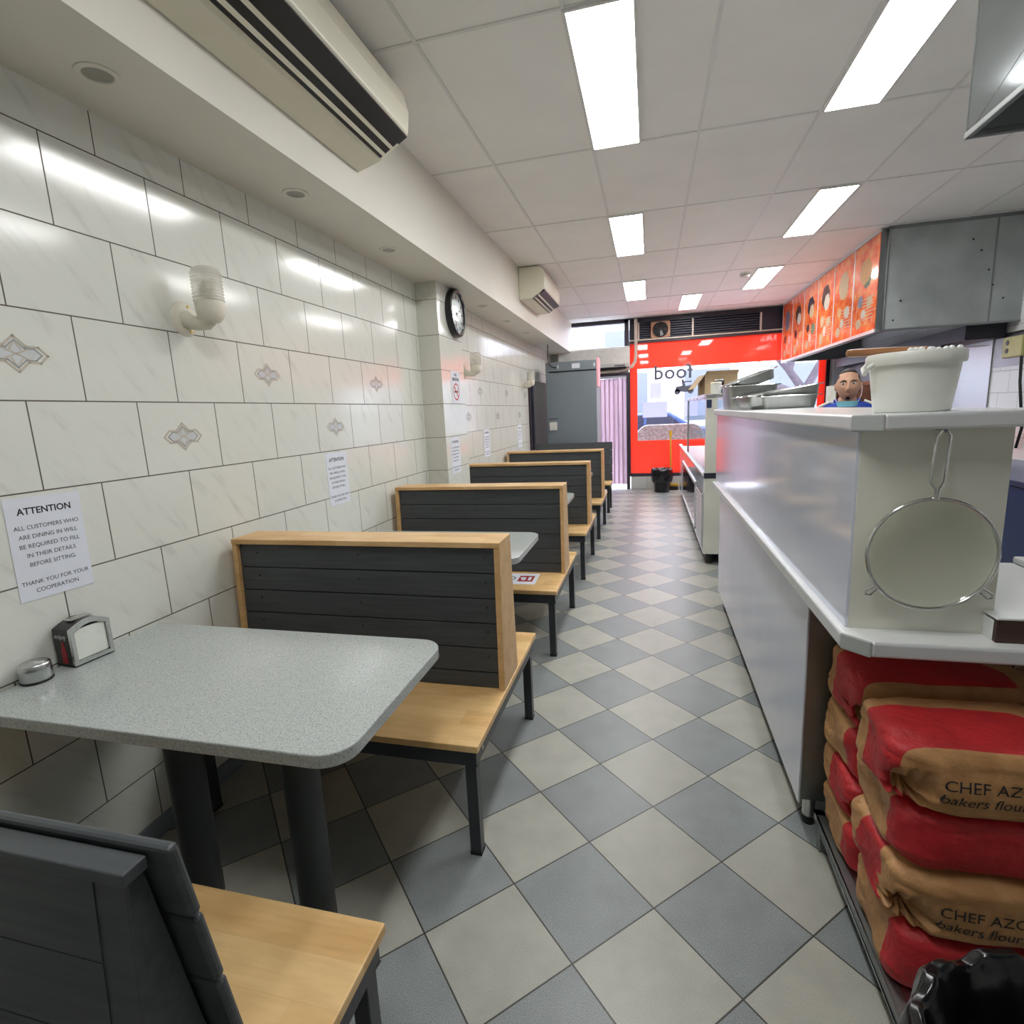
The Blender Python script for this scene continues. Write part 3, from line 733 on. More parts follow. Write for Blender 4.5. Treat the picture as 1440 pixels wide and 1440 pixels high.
def end_bench(lab, yb, sg):
    """single dark bench against its own back panel; sg=+1 the seat reaches towards +y"""
    r = thing('end_bench', lab, 'bench', (0, yb, 0)); x0, x1 = -1.69, -.53
    MB().box(x0, -.535, *sorted((sg*-.07, sg*.43)), .396, .420).build('seat', 'seat_wood', r, bevel=.003)
    frame_and_legs(r, x0+.03, -.547, *sorted((sg*-.06, sg*.415)))
    m = MB(); boards(m, sg*.095, .424, sg*.012, .985, x0, x1, sg*.014, 5, gap=.003); m.build('backrest', 'dark_paint', r, bevel=.005)
    pr = [(sg*-.062, .4205), (sg*.078, .4205), (sg*-.004, .955), (sg*-.026, .955)]
    MB().prism(pr, 'x', x0+.01, x1-.038).build('back_panel', 'dark_paint', r, bevel=.003)
    MB().box(x0+.005, x1-.030, *sorted((sg*-.034, sg*-.0035)), .955, .972).build('top_rail', 'dark_paint', r, bevel=.002)
    m = MB(); boards(m, sg*-.063, .424, sg*-.028, .952, x0+.012, x1-.085, sg*-.003, 5, gap=.002); m.build('rear_board', 'dark_paint', r)
    return r
def table(lab, yc, xl=-1.712):
    r = thing('booth_table', lab, 'table', (0, yc, 0), group='speckled stone booth tables')
    xr = -.613
    MB().prism(rounded(xl, xr, -.297, .297, .075, (0, 1, 1, 0), 10), 'z', .738, .770).build('tabletop', 'speckled_stone', r, bevel=.003)
    for x in (-1.36, -.955):
        c = MB().cyl((x, 0, 0), (x, 0, .732), .050, n=36).build('column', 'column_paint', r, smooth=True)
        MB().box(x-.11, x+.11, -.11, .11, .730, .738).build('top_plate', 'black_steel', c)
    return r
def napkin_holder(lab, x, y, z, rz):
    h = thing('napkin_holder', lab, 'napkin holder', (x, y, z), rz)
    # wide face with the napkins looks to local +x, printed black side to local -y
    W, D, H = .116, .074, .126
    prof = [(-W/2, .004)]+[(-W/2, H-.012)]+[(-W/2+.012+(W-.024)*i/8, H-.012+.014*math.sin(PI*i/8)+.006) for i in range(9)]+[(W/2, H-.012), (W/2, .004)]
    MB().prism(prof, 'x', -D/2, D/2-.004).build('case', 'black_plastic', h, bevel=.003)
    MB().box(-D/2-.001, D/2+.001, -W/2-.001, W/2+.001, 0, .008).build('base', 'black_matt', h, bevel=.002)
    outer = [(p[0]*1.0, p[1]) for p in prof]; n = len(outer); cy, cz = 0, .062
    inner = [((p[0]-cy)*.80, cz+(p[1]-cz)*.80) for p in prof]
    m = MB()
    for i in range(n):
        j = (i+1) % n
        a = [(D/2-.006, *outer[i]), (D/2-.006, *outer[j]), (D/2-.006, *inner[j]), (D/2-.006, *inner[i])]
        m.hexa(a, [(D/2+.004, p[1], p[2]) for p in a])
    m.build('chrome_frame', 'chrome', h, bevel=.001)
    MB().box(D/2-.012, D/2-.001, -W/2+.012, W/2-.012, .016, H-.016).build('napkins', 'napkin', h, bevel=.004)
    link('printed_text', text_mesh('enjoy', .022, extrude=.0002), 'ink_white', h).matrix_local = M_front(-.004, .093, -W/2-.0004)
    pr = [(.0001, .080), (.004, .078), (.005, .066), (.0075, .058), (.011, .046), (.0115, .034), (.0095, .027), (.0115, .018), (.011, .010)]
    m = MB(); m.prism([(a, b) for a, b in pr]+[(-a, b) for a, b in pr[::-1]], 'y', -W/2-.0008, -W/2-.0002); m.build('bottle_print', 'red_ink', h).location = (.002, 0, 0)
    m = MB(); m.box(-.022, .012, -.03, .03, H+.0062, H+.0085); m.build('top_plate', 'steel', h)
    return h
def seating():
    end_bench('near dark grey bench in the bottom left corner, seen from behind', .418, 1)
    double_bench('nearest double bench, wood-trimmed dark back, facing the near table', 1.912)
    double_bench('second double bench from the camera, with a paper sign on its seat', 3.425)
    double_bench('third double bench from the camera, just past the pillar', 4.945, front_xl=-1.545)
    double_bench('fourth and farthest wood-trimmed double bench, before the all-dark bench', 6.46)
    end_bench('far single bench with plain dark back in front of the grey cabinet', 8.03, -1)
    labs = ['near speckled grey stone table with napkin holder and silver tin', 'second speckled stone table, behind the nearest double bench', 'third speckled stone table, beside the tiled pillar',
            'fourth speckled stone table, between the third and fourth double benches', 'last speckled stone table before the all-dark far bench']
    for k, lab in enumerate(labs): table(lab, 1.170+1.52*k, -1.545 if k == 2 else -1.712)
    napkin_holder('black and chrome napkin holder on the near table against the wall', -1.680, 1.180, .771, math.radians(-4))
    napkin_holder('black napkin holder on the third table, just showing over a bench back', -1.42, 4.10, .771, math.radians(-4))
    d = thing('silver_tin', 'small round silver tin on the near table beside the napkin holder', 'tin', (-1.682, 1.040, .771))
    MB().lathe([(.001, 0), (.038, 0), (.039, .004), (.037, .006)], n=40, capped=False).build('base', 'rubber', d, smooth=True)
    MB().lathe([(.036, .005), (.0375, .008), (.0375, .036), (.036, .037), (.0375, .038), (.0365, .050), (.032, .054), (.001, .056)], n=40, capped=False).build('body', 'steel', d, smooth=50)
    # paper sign on the second double bench
    o = MB().box(-.15, .15, -.11, .11, 0, .0006).build('seat_sign', 'paper'); o.location = (-.835, 3.185, .4206); o.rotation_euler = (0, 0, math.radians(2))
    tag(o, 'white paper sign with a red block and ring lying on the second double bench', 'sign')
    MB().box(.03, .125, -.055, .06, .0006, .001).build('red_block', 'red_ink', o)
    m = MB().lathe([(.036, .0008), (.044, .0008)], c=(-.035, .005, 0), n=32, capped=False); m.build('ring', 'ink', o)
    m = MB(); m.prism([(-.075, -.002), (-.135, .018), (-.135, -.008)], 'z', .0006, .001); m.build('arrow', 'ink', o)
    m = MB(); m.box(.05, .075, -.03, .03, .001, .0012); m.box(.09, .11, -.03, .035, .001, .0012); m.box(.04, .05, 0, .03, .001, .0012); m.build('block_marks', 'paper', o)

# ------------------------------------------------------------------ counter side
def counter():
    c = thing('service_counter', 'long two-tier stainless service counter along the right of the aisle', 'counter', (0, 0, 0))
    # lower cupboard, set back under the worktop
    MB().box(.492, .80, 1.805, 4.06, .115, .868).build('cupboard', 'steel_dull', c, bevel=.003)
    MB().box(.486, .4925, 1.80, 4.065, .105, .87).build('front_panel', 'grey_panel', c, bevel=.002)
    MB().box(.80, 1.62, 1.812, 1.85, .10, .868).build('rear_panel', 'grey_panel', c)
    for x in (.535, .77):
        for y in (1.85, 3.95):
            l = MB().cyl((x, y, .03), (x, y, .118), .021, n=20).build('leg', 'steel', c, smooth=True)
            MB().cyl((x, y, 0), (x, y, .032), .018, .022, n=18).build('foot', 'rubber', l, smooth=True)
    l = MB().cyl((1.56, 1.36, 0), (1.56, 1.36, .868), .02).build('leg', 'steel', c, smooth=True)
    # worktop
    MB().prism([(.485, 1.302), (1.62, 1.302), (1.62, 1.96), (.80, 1.96), (.80, 4.09), (.437, 4.09), (.437, 1.35)], 'z', .868, .905).build('worktop', 'white_laminate', c, bevel=.010, seg=4)
    m = MB(); m.prism([(.4355, 1.35), (.447, 1.352), (.447, 4.0905), (.4355, 4.0905)], 'z', .8685, .9045); m.build('edge_strip', 'alu_edge', c, bevel=.006, seg=3)
    MB().prism([(.485, 1.3005), (1.62, 1.3005), (1.62, 1.313), (.487, 1.313)], 'z', .8685, .9045).build('edge_strip', 'alu_edge', c, bevel=.006, seg=3)
    MB().prism([(.4835, 1.2995), (.4885, 1.3065), (.4405, 1.3545), (.4340, 1.349)], 'z', .867, .906).build('end_cap', 'end_cap', c, bevel=.006, seg=3)
    # upper box and shelf
    MB().box(.462, .752, 1.392, 4.065, .905, 1.3765).build('upper_box', 'steel', c)
    MB().box(.456, .4625, 1.388, 4.07, .905, 1.3765).build('upper_front', 'steel_front', c, bevel=.001)
    MB().box(.4625, .754, 1.386, 1.3925, .905, 1.3765).build('end_plate', 'end_steel', c, bevel=.001)
    MB().prism([(.485, 1.322), (.80, 1.322), (.80, 4.09), (.437, 4.09), (.437, 1.37)], 'z', 1.376, 1.4115).build('top_shelf', 'white_laminate', c, bevel=.010, seg=4)
    MB().prism([(.4355, 1.372), (.447, 1.374), (.447, 4.0905), (.4355, 4.0905)], 'z', 1.3765, 1.411).build('edge_strip', 'alu_edge', c, bevel=.006, seg=3)
    MB().prism([(.485, 1.3205), (.80, 1.3205), (.80, 1.333), (.487, 1.333)], 'z', 1.3765, 1.411).build('edge_strip', 'alu_edge', c, bevel=.006, seg=3)
    MB().prism([(.4835, 1.3195), (.4885, 1.3265), (.4405, 1.3745), (.4340, 1.369)], 'z', 1.375, 1.4125).build('end_cap', 'end_cap', c, bevel=.006, seg=3)
    # strainer hung on the end plate
    s = thing('strainer', 'large round wire strainer hanging on the end of the counter', 'strainer', (.606, 1.352, 1.098))
    R = .126
    MB().tube([(R*math.cos(2*PI*k/56), 0, R*math.sin(2*PI*k/56)) for k in range(56)], .0042, 10, closed=True).build('rim', 'chrome', s, smooth=True)
    MB().lathe([(R*math.sin(PI/2*i/10)+.0005, .028*math.cos(PI/2*i/10)) for i in range(11)], n=56, axis='y', capped=False).build('mesh_bowl', 'strainer_mesh', s, smooth=True)
    h = [(-.004, -.002, R), (-.005, -.003, R+.022), (-.017, -.004, R+.038), (-.013, -.004, R+.10), (-.011, -.004, R+.136), (-.004, -.004, R+.148), (.008, -.004, R+.148), (.014, -.004, R+.136), (.012, -.004, R+.10), (.010, -.004, R+.038), (.003, -.003, R+.022), (.002, -.002, R)]
    MB().tube(h, .0030, 8).build('handle', 'chrome', s, smooth=True)
    for a in (218, 322):
        a = math.radians(a); d = Vector((math.cos(a), 0, math.sin(a))); e = Vector((-math.sin(a), 0, math.cos(a)))
        MB().tube([d*R+e*.005, d*(R+.024)+e*.007, d*(R+.030), d*(R+.024)-e*.007, d*R-e*.005], .0024, 8).build('rest_hook', 'chrome', s, smooth=True)
    MB().tube([(.002, .034, R+.150), (.002, .0, R+.150), (.002, -.008, R+.146), (.002, -.010, R+.154)], .0028, 8).build('hanging_hook', 'steel_dull', s, smooth=True)
    # tub, wooden-handled spatula
    t = thing('plastic_tub', 'white round plastic tub with lid standing on the corner of the counter top', 'tub', (.590, 1.470, 1.4115))
    t.scale = (.93, .93, 1)
    wob = lambda r, h, a: (r*(1+.012*math.sin(2*a+.6)+.008*math.sin(5*a)), h)
    MB().lathe([(.001, 0), (.076, 0), (.080, .004), (.088, .06), (.094, .108), (.0985, .110), (.0985, .114), (.094, .116), (.095, .124)], n=56, capped=False, fn=wob).build('body', 'plastic_white', t, smooth=50)
    MB().lathe([(.094, .106), (.101, .106), (.103, .112), (.1025, .128), (.099, .133), (.088, .131), (.001, .130)], n=56, capped=False, fn=wob).build('lid', 'plastic_white', t, smooth=50)
    MB().tube([(-.099, -.03, .112), (-.110, -.028, .104), (-.113, -.01, .090), (-.110, .01, .104), (-.099, .02, .112)], .005, 8).build('handle_lug', 'plastic_white', t, smooth=True)
    m = MB(); r = random.Random(5)
    for i in range(9):
        x = -.03+.012*i; m.ball((x, -.05+r.uniform(-.01, .01), .1345+r.uniform(0, .003)), .006, (1.2, 1, .9), 8, 6)
    m.build('foam_scraps', 'white_laminate', t, smooth=True)
    sp = thing('spatula', 'long spatula with round wooden handle lying across the white tub lid', 'spatula', (.605, 1.505, 1.556), math.radians(4))
    MB().tube([(-.150, 0, -.002), (-.147, 0, -.002), (-.135, 0, -.002), (-.05, 0, -.002), (.02, 0, -.003)], [.004, .0085, .0095, .0090, .007], 14).build('handle', 'brown_wood', sp, smooth=True)
    MB().tube([(.018, 0, -.003), (.05, 0, -.003)], .006, 12).build('ferrule', 'black_plastic', sp, smooth=True)
    MB().prism([(.045, -.008), (.135, -.016), (.150, 0), (.135, .016), (.045, .008)], 'z', -.004, -.002).build('blade', 'steel', sp)
    # pans on the counter top
    def pan(lab, w_, d_, h_, M, seed=0):
        o = thing('steel_pan', lab, 'pan', group='steel food pans on the counter'); o.matrix_world = M
        fl, tk, lip = .014, .0015, .016
        def ring(x, y, z, r): return [(p[0], p[1], z) for p in rounded(-x, x, -y, y, r, n=4)]
        W, D = w_/2, d_/2
        layers = [ring(W-fl, D-fl, 0, .03), ring(W-.002, D-.002, h_, .035), ring(W+lip, D+lip, h_+.001, .045), ring(W+lip, D+lip, h_-.004, .045), ring(W+.006, D+.006, h_-.004, .04), ring(W+.004, D+.004, h_-.005, .036)]
        b = MB(); prev = None; first = None
        inner = [ring(W-fl-tk, D-fl-tk, .002, .03), ring(W-.002-tk, D-.002-tk, h_, .034), ring(W+lip, D+lip, h_+.0025, .045)]
        outer = [ring(W-fl, D-fl, 0, .03), ring(W-.002, D-.002, h_-.001, .035), ring(W+lip, D+lip, h_-.0005, .045)]
        def skin(seq, flip):
            n = len(seq[0]); vs = [[b.bm.verts.new(p) for p in q] for q in seq]
            for A, B in zip(vs, vs[1:]):
                for k in range(n): b.bm.faces.new((A[k], A[(k+1) % n], B[(k+1) % n], B[k]))
            b.bm.faces.new(vs[0]); return vs
        vi, vo = skin(inner, 0), skin(outer, 1); n = len(vi[-1])
        for k in range(n): b.bm.faces.new((vi[-1][k], vi[-1][(k+1) % n], vo[-1][(k+1) % n], vo[-1][k]))
        b.build('body', 'steel_pan', o, smooth=35)
        b = MB().tube([(p[0], p[1], h_+.0012) for p in rounded(-W-lip, W+lip, -D-lip, D+lip, .045, n=4)], .003, 6, closed=True); b.build('rolled_rim', 'chrome', o, smooth=True)
        return o
    T = lambda x, y, z, rx=0, ry=0, rz=0: Matrix.Translation((x, y, z)) @ Matrix.Rotation(math.radians(rz), 4, 'Z') @ Matrix.Rotation(math.radians(ry), 4, 'Y') @ Matrix.Rotation(math.radians(rx), 4, 'X')
    pan('shallow steel pan flat on the counter top, front of the pan stack', .27, .38, .062, T(.675, 3.20, 1.412, rz=2))
    pan('shallow steel pan tilted up to the right, resting on the front pan', .35, .36, .055, T(.655, 3.205, 1.448, ry=-8, rz=1))
    pan('deep steel pan at the back left of the pan stack', .27, .42, .135, T(.590, 3.68, 1.412, rz=-1))
    pan('steel pan tilted steeply on top of the deep pan', .235, .38, .055, T(.60, 3.68, 1.551, ry=-19, rz=3))
    # tray box at the right on the lower worktop
    b = thing('wooden_tray', 'dark brown wooden tray with white lining on the lower worktop at the right edge', 'tray', (.735, 1.335, .9055))
    MB().box(0, .40, 0, .014, 0, .052).build('front_board', 'dark_brown', b, bevel=.002)
    MB().box(0, .40, .014, .46, 0, .046).build('lining', 'white_laminate', b, bevel=.002)
    MB().box(-.002, .40, -.002, .46, .0525, .058).build('top_sheet', 'white_laminate', b, bevel=.002)
    MB().box(.27, .30, .0, .46, .058, .078).build('raised_edge', 'white_laminate', b, bevel=.005)

def display_fridge():
    f = thing('display_fridge', 'long glass-topped display fridge beyond the counter, on the right of the aisle', 'fridge', (0, 0, 0))
    x0, x1, y0, y1 = .472, 1.15, 5.08, 9.25
    MB().box(x0+.01, x1, y0+.01, y1, .10, .80).build('base_cabinet', 'steel_dull', f, bevel=.004)
    MB().box(x0, x0+.012, y0+.06, y1, .10, .82).build('front_panel', 'steel_front', f, bevel=.002)
    MB().box(x0-.012, x0+.03, y0, y1, .815, .835).build('ledge', 'alu_edge', f, bevel=.003)
    m = MB(); w0, w1 = 5.95, 8.4
    m.box(x0-.012, x0, w0, w1, .14, .17); m.box(x0-.012, x0, w0, w1, .62, .65); m.box(x0-.012, x0, w0, w0+.04, .14, .65); m.box(x0-.012, x0, w1-.04, w1, .14, .65)
    m.build('glass_frame', 'alu_edge', f); MB().box(x0-.004, x0+.001, w0+.04, w1-.04, .17, .62).build('dark_window', 'dark_glass', f)
    MB().box(x0-.004, x0, 5.20, 5.80, .15, .64).build('vent_back', 'black_matt', f)
    m = MB()
    for k in range(11): z = .165+.044*k; m.hexa([(x0-.012, 5.20, z), (x0-.012, 5.80, z), (x0-.003, 5.80, z+.014), (x0-.003, 5.20, z+.014)], [(x0-.012, 5.20, z+.014), (x0-.012, 5.80, z+.014), (x0-.003, 5.80, z+.026), (x0-.003, 5.20, z+.026)])
    m.box(x0-.013, x0-.002, 5.17, 5.20, .14, .65); m.box(x0-.013, x0-.002, 5.80, 5.83, .14, .65)
    m.build('vent_grille', 'alu_edge', f)
    MB().box(x0, x1, y0, y0+.06, .10, .80).build('end_panel', 'end_steel', f, bevel=.003)
    MB().box(x0-.004, x1, y0-.006, y0+.066, .80, .845).build('dark_band', 'louvre_dark', f)
    MB().box(x0+.004, x0+.10, y0+.004, y0+.05, .845, 1.51).build('corner_post', 'end_steel', f, bevel=.004)
    MB().box(x0+.10, x1, y0+.02, y0+.03, .845, 1.51).build('end_glass', 'case_glass', f)
    MB().box(x0+.008, x0+.014, y0+.05, 7.55, .84, 1.505).build('front_glass', 'case_glass', f)
    MB().box(x0+.006, x0+.03, 7.55, 7.575, .84, 1.505).build('glass_trim', 'alu_edge', f)
    MB().box(x0, x1, y0, 7.6, 1.505, 1.54).build('top_panel', 'steel', f, bevel=.003)
    MB().box(x1-.02, x1, y0, 7.6, .84, 1.505).build('back_panel', 'ac_white', f)
    MB().box(x0+.05, x1-.03, y0+.06, 7.5, 1.12, 1.13).build('shelf', 'case_glass', f)
    MB().box(x0+.008, x0+.05, y0-.002, y0+.005, 1.42, 1.49).build('control_label', 'navy', f)
    for x in (x0+.06, x1-.06):
        for y in (y0+.07, y1-.1): MB().cyl((x, y, 0), (x, y, .10), .028, .032, n=18).build('foot', 'rubber', f, smooth=True)
    MB().box(x0+.06, x0+.08, y0+.1, y1, .01, .10).build('kick_plate', 'louvre_dark', f)
    # things on top
    b = thing('cardboard_box', 'open brown cardboard box standing on the display fridge', 'box', (.66, 5.95, 1.541), math.radians(8))
    m = MB(); W, D, H, t = .155, .15, .20, .005
    m.box(-W, W, -D, D, 0, t); m.box(-W, W, -D, -D+t, 0, H); m.box(-W, W, D-t, D, 0, H); m.box(-W, -W+t, -D, D, 0, H); m.box(W-t, W, -D, D, 0, H); m.build('carton', 'card', b)
    MB().hexa([(-W, -D, H), (-W, D, H), (-W-.10, D, H-.13), (-W-.10, -D, H-.13)], [(-W-.003, -D, H-.004), (-W-.003, D, H-.004), (-W-.103, D, H-.134), (-W-.103, -D, H-.134)]).build('flap', 'card', b)
    MB().hexa([(-W, -D, H), (W, -D, H), (W, -D-.06, H+.03), (-W, -D-.06, H+.03)], [(-W, -D, H-.004), (W, -D, H-.004), (W, -D-.06, H+.026), (-W, -D-.06, H+.026)]).build('flap', 'card', b)
    for i, (nm, lab, x, y, r, h, mt) in enumerate((('sauce_pot', 'small white lidded pot on the near end of the display fridge', .57, 5.22, .045, .10, 'plastic_white'), ('sauce_pot', 'small steel pot on the display fridge beside the pans', .665, 5.24, .04, .07, 'steel'), ('jar', 'small dark jar on the display fridge behind the pots', .62, 5.40, .04, .13, 'black_plastic'))):
        o = thing(nm, lab, 'pot' if nm == 'sauce_pot' else 'jar', (x, y, 1.541))
        MB().lathe([(.001, 0), (r*.85, 0), (r, h*.1), (r, h*.8), (r*.95, h*.82), (.001, h*.82)], n=24, capped=False).build('body', mt, o, smooth=True)
        MB().lathe([(r*1.05, h*.8), (r*1.06, h*.95), (r*.9, h), (.001, h)], n=24, capped=False).build('lid', 'steel_dull' if i else 'lamp_white', o, smooth=True)

# ------------------------------------------------------------------ flour bags
def flour_bag(lab, x0, yc, z0, kind, seed, L=.56, D=.30, H=.165, rz=0, sag=.0, text=None, pleat=True, th_=.52):
    NU, NA = 110, 120; r = random.Random(seed); off = Vector((seed*3.1, seed*1.7, 0))
    verts = []; red = []
    sg = lambda v, p: math.copysign(abs(v)**p, v)
    pc = Vector((-L/2+.036, -D/2, H*.30))
    for i in range(NU+1):
        v = PI*i/NU; cx = -math.cos(v); sx = max(1e-3, math.sin(v))
        px = L/2*sg(cx, .24); sc = sx**.20
        for k in range(NA):
            a = 2*PI*k/NA; ca, sa = math.cos(a), math.sin(a)
            y = D/2*sg(ca, .34)*(sc*.92+.08*(1-abs(px/(L/2))**6)); z = H/2+H/2*sg(sa, .40)*sc
            P = Vector((px, y, z)); q = Vector((px/(L/2), y/(D/2), (z-H/2)/(H/2)))
            P.z += sag*(px/L)*1.0
            # cushion bulge, soft waves and creases
            nrm = Vector((q.x**5*.6, q.y**3, q.z**3)); nrm = nrm.normalized() if nrm.length > 1e-6 else Vector((0, 0, 1))
            wv = noise.noise(P*7+off)*.010+noise.noise(P*18+off)*.004+(abs(noise.noise(Vector((P.x*9, P.y*22, P.z*34))+off))-.25)*.008
            edge = abs(q.x)**6; wv += edge*.006*math.sin(26*y+seed)*math.cos(31*z)
            P += nrm*wv
            if pleat:                                     # opened valve corner with folds running into it
                d = Vector((P.x-pc.x, 0, P.z-pc.z)); rr = math.hypot(d.x/.056, d.z/.060)
                if y < -D*.2 and rr < 1:
                    th = math.atan2(d.z, d.x); k1 = (1-rr)
                    P.y += .080*k1**1.25+.017*math.sin(9*th+seed)*k1*rr*3
                    P.z += .010*math.sin(3*th)*k1
            P.z = max(P.z, .001)
            verts.append(P)
            if kind == 'top': red.append(min(.30*D-abs(y+.13*D), .10*L-px-(y*.5)))
            elif kind == 'side': red.append(min(-(y+.22*D)+.02*math.sin(px*9), .14*L-px+.02*math.sin(z*30)))
            elif kind == 'end': red.append(min(.22*D-abs(y+.02*D)-(z-H/2)*.25, -.30*L-px))
            else: red.append(-1)
    faces = [(i*NA+k, i*NA+(k+1) % NA, (i+1)*NA+(k+1) % NA, (i+1)*NA+k) for i in range(NU) for k in range(NA)]
    faces += [tuple(range(NA))[::-1], tuple(range(NU*NA, NU*NA+NA))]
    me = bpy.data.meshes.new('flour_bag'); me.from_pydata([tuple(p) for p in verts], [], faces); me.update()
    at = me.attributes.new('red', 'FLOAT', 'POINT'); at.data.foreach_set('value', red)
    o = link('flour_bag', me, 'flour_bag', None, None, 0, True)
    me.set_sharp_from_angle(angle=math.radians(80))
    o.location = (x0+L/2, yc, z0); o.rotation_euler = (0, 0, math.radians(rz))
    tag(o, lab, 'flour bag', 'stacked paper flour bags under the counter')
    bvh = BVHTree.FromPolygons([tuple(p) for p in verts], faces)
    def stamp(me2, name='printed_text', axis='y'):
        b2 = bmesh.new(); b2.from_mesh(me2); bmesh.ops.triangulate(b2, faces=b2.faces)
        for _ in range(3):
            es = [e for e in b2.edges if e.calc_length() > .006]
            if es: bmesh.ops.subdivide_edges(b2, edges=es, cuts=1); bmesh.ops.triangulate(b2, faces=b2.faces)
        b2.to_mesh(me2); b2.free()
        for v in me2.vertices:
            if axis == 'y': h = bvh.ray_cast(Vector((v.co.x, -1, v.co.z)), Vector((0, 1, 0)))
            else: h = bvh.ray_cast(Vector((v.co.x, v.co.y, 1)), Vector((0, 0, -1)))
            if h[0]: v.co = h[0]+(h[1] if h[1].dot(Vector((0, -1, .0) if axis == 'y' else (0, 0, 1))) > 0 else -h[1])*.0018
        return link(name, me2, 'ink', o)
    if text == 'front':
        a = xform(text_mesh('CHEF AZO', .0335, 'LEFT', extrude=0, bold=.0), M_front(-L/2+.086, H*th_, 0))
        b = xform(text_mesh('bakers flour', .031, 'LEFT', extrude=0, shear=.18), M_front(-L/2+.084, H*th_-.033, 0))
        stamp(a, 'printed_name'); stamp(b, 'printed_words')
    if text in ('front', 'top'):
        a = xform(text_mesh('CHEF AZO', .042, 'CENTER', extrude=0), Matrix.Translation((L/2-.17, .02, 0)) @ Matrix.Rotation(math.radians(-52), 4, 'Z'))
        stamp(a, 'printed_top', 'z')
    # a line of small print down the left end
    return o
def sacks():
    rk = thing('floor_rack', 'low steel rack under the counter carrying the flour bags', 'rack', (0, 0, 0))
    m = MB(); x0, x1, y0, y1 = .53, 1.20, 1.00, 1.775
    m.box(x0, x0+.03, y0, y1, .075, .108); m.box(x1-.03, x1, y0, y1, .075, .108); m.box(x0, x1, y0, y0+.03, .075, .108); m.box(x0, x1, y1-.03, y1, .075, .108); m.build('frame', 'steel_dull', rk, bevel=.003)
    MB().box(x0+.02, x1-.02, y0+.02, y1-.02, .100, .106).build('shelf', 'steel', rk)
    for x in (x0+.016, x1-.016):
        for y in (y0+.016, y1-.05): MB().box(x-.015, x+.015, y-.015, y+.015, 0, .076).build('leg', 'steel_dull', rk, bevel=.002)
    F_ = [('bottom flour bag of the near stack, red side facing out behind the black bin bag', .535, 1.325, .109, 'side', 4, None, .156, .31), ('second lowest flour bag of the near stack, printed brown side facing out', .520, 1.325, .268, 'end', 3, 'front', .156, .31),
          ('third flour bag up in the near stack, with a red printed side', .525, 1.335, .426, 'side', 2, None, .148, .30), ('top flour bag of the near stack with red band and printed brown side', .496, 1.290, .576, 'top', 1, 'front', .166, .25)]
    for lab, x, y, z, k, sd, tx, H, D_ in F_: flour_bag(lab, x, y, z, k, sd, text=tx, H=H, pleat=(tx is not None), D=D_)
    B_ = [('bottom flour bag of the back stack, only its left end showing', .545, 1.635, .109, 'side', 8, None, .144, 0), ('second lowest flour bag of the back stack with a crumpled open end', .540, 1.635, .256, 'top', 7, None, .136, 0),
          ('third flour bag up in the back stack with a red and brown end', .540, 1.640, .394, 'side', 6, None, .148, 0), ('top flour bag of the back stack, tucked under the counter overhang', .535, 1.635, .544, 'top', 5, 'top', .178, 0)]
    for lab, x, y, z, k, sd, tx, H, rz in B_: flour_bag(lab, x, y, z, k, sd, text=tx, H=H, pleat=(k == 'top'), D=.29)

def bin_bag(name, lab, x, y, R, H, seed, open_top=True, rh=.03):
    b = thing(name, lab, 'bin', (x, y, 0)); off = Vector((seed, seed*2, 0))
    MB().lathe([(.001, 0), (R*.72, 0), (R*.90, H*.93), (R*.86, H*.93), (R*.69, .01), (.001, .01)], n=40, capped=False).build('bucket', 'black_plastic', b, smooth=50)
    def fn(r, h, a):
        p = Vector((math.cos(a)*2.2, math.sin(a)*2.2, h*6))+off
        fold = noise.noise(p*1.6)*.05+abs(noise.noise(p*3.1))*.030-.012
        return r*(1+fold*(1 if r > R*.3 else .3)), h+(noise.noise(p*2.3+Vector((9, 0, 0)))*.03+noise.noise(p*5)*.012)*(H*1.6)*(1 if h > H*.45 else .5)
    out = [(R*.90, H*.42), (R*1.0, H*.5), (R*1.04, H*.66), (R*1.05, H*.82), (R*1.03, H*.94), (R*.97, H*1.0), (R*.90, H*1.01), (R*.80, H*.95), (R*.70, H*.80), (R*.62, H*.55), (R*.55, H*.3), (R*.3, H*.14), (.002, H*.12)]
    pts = []
    for (a, b_), (c, d) in zip(out, out[1:]):
        for i in range(4): t = i/4; pts.append((a+(c-a)*t, b_+(d-b_)*t))
    pts.append(out[-1])
    MB().lathe(pts, n=110, capped=False, fn=fn).build('bin_liner', 'bin_liner', b, smooth=180)
    return b
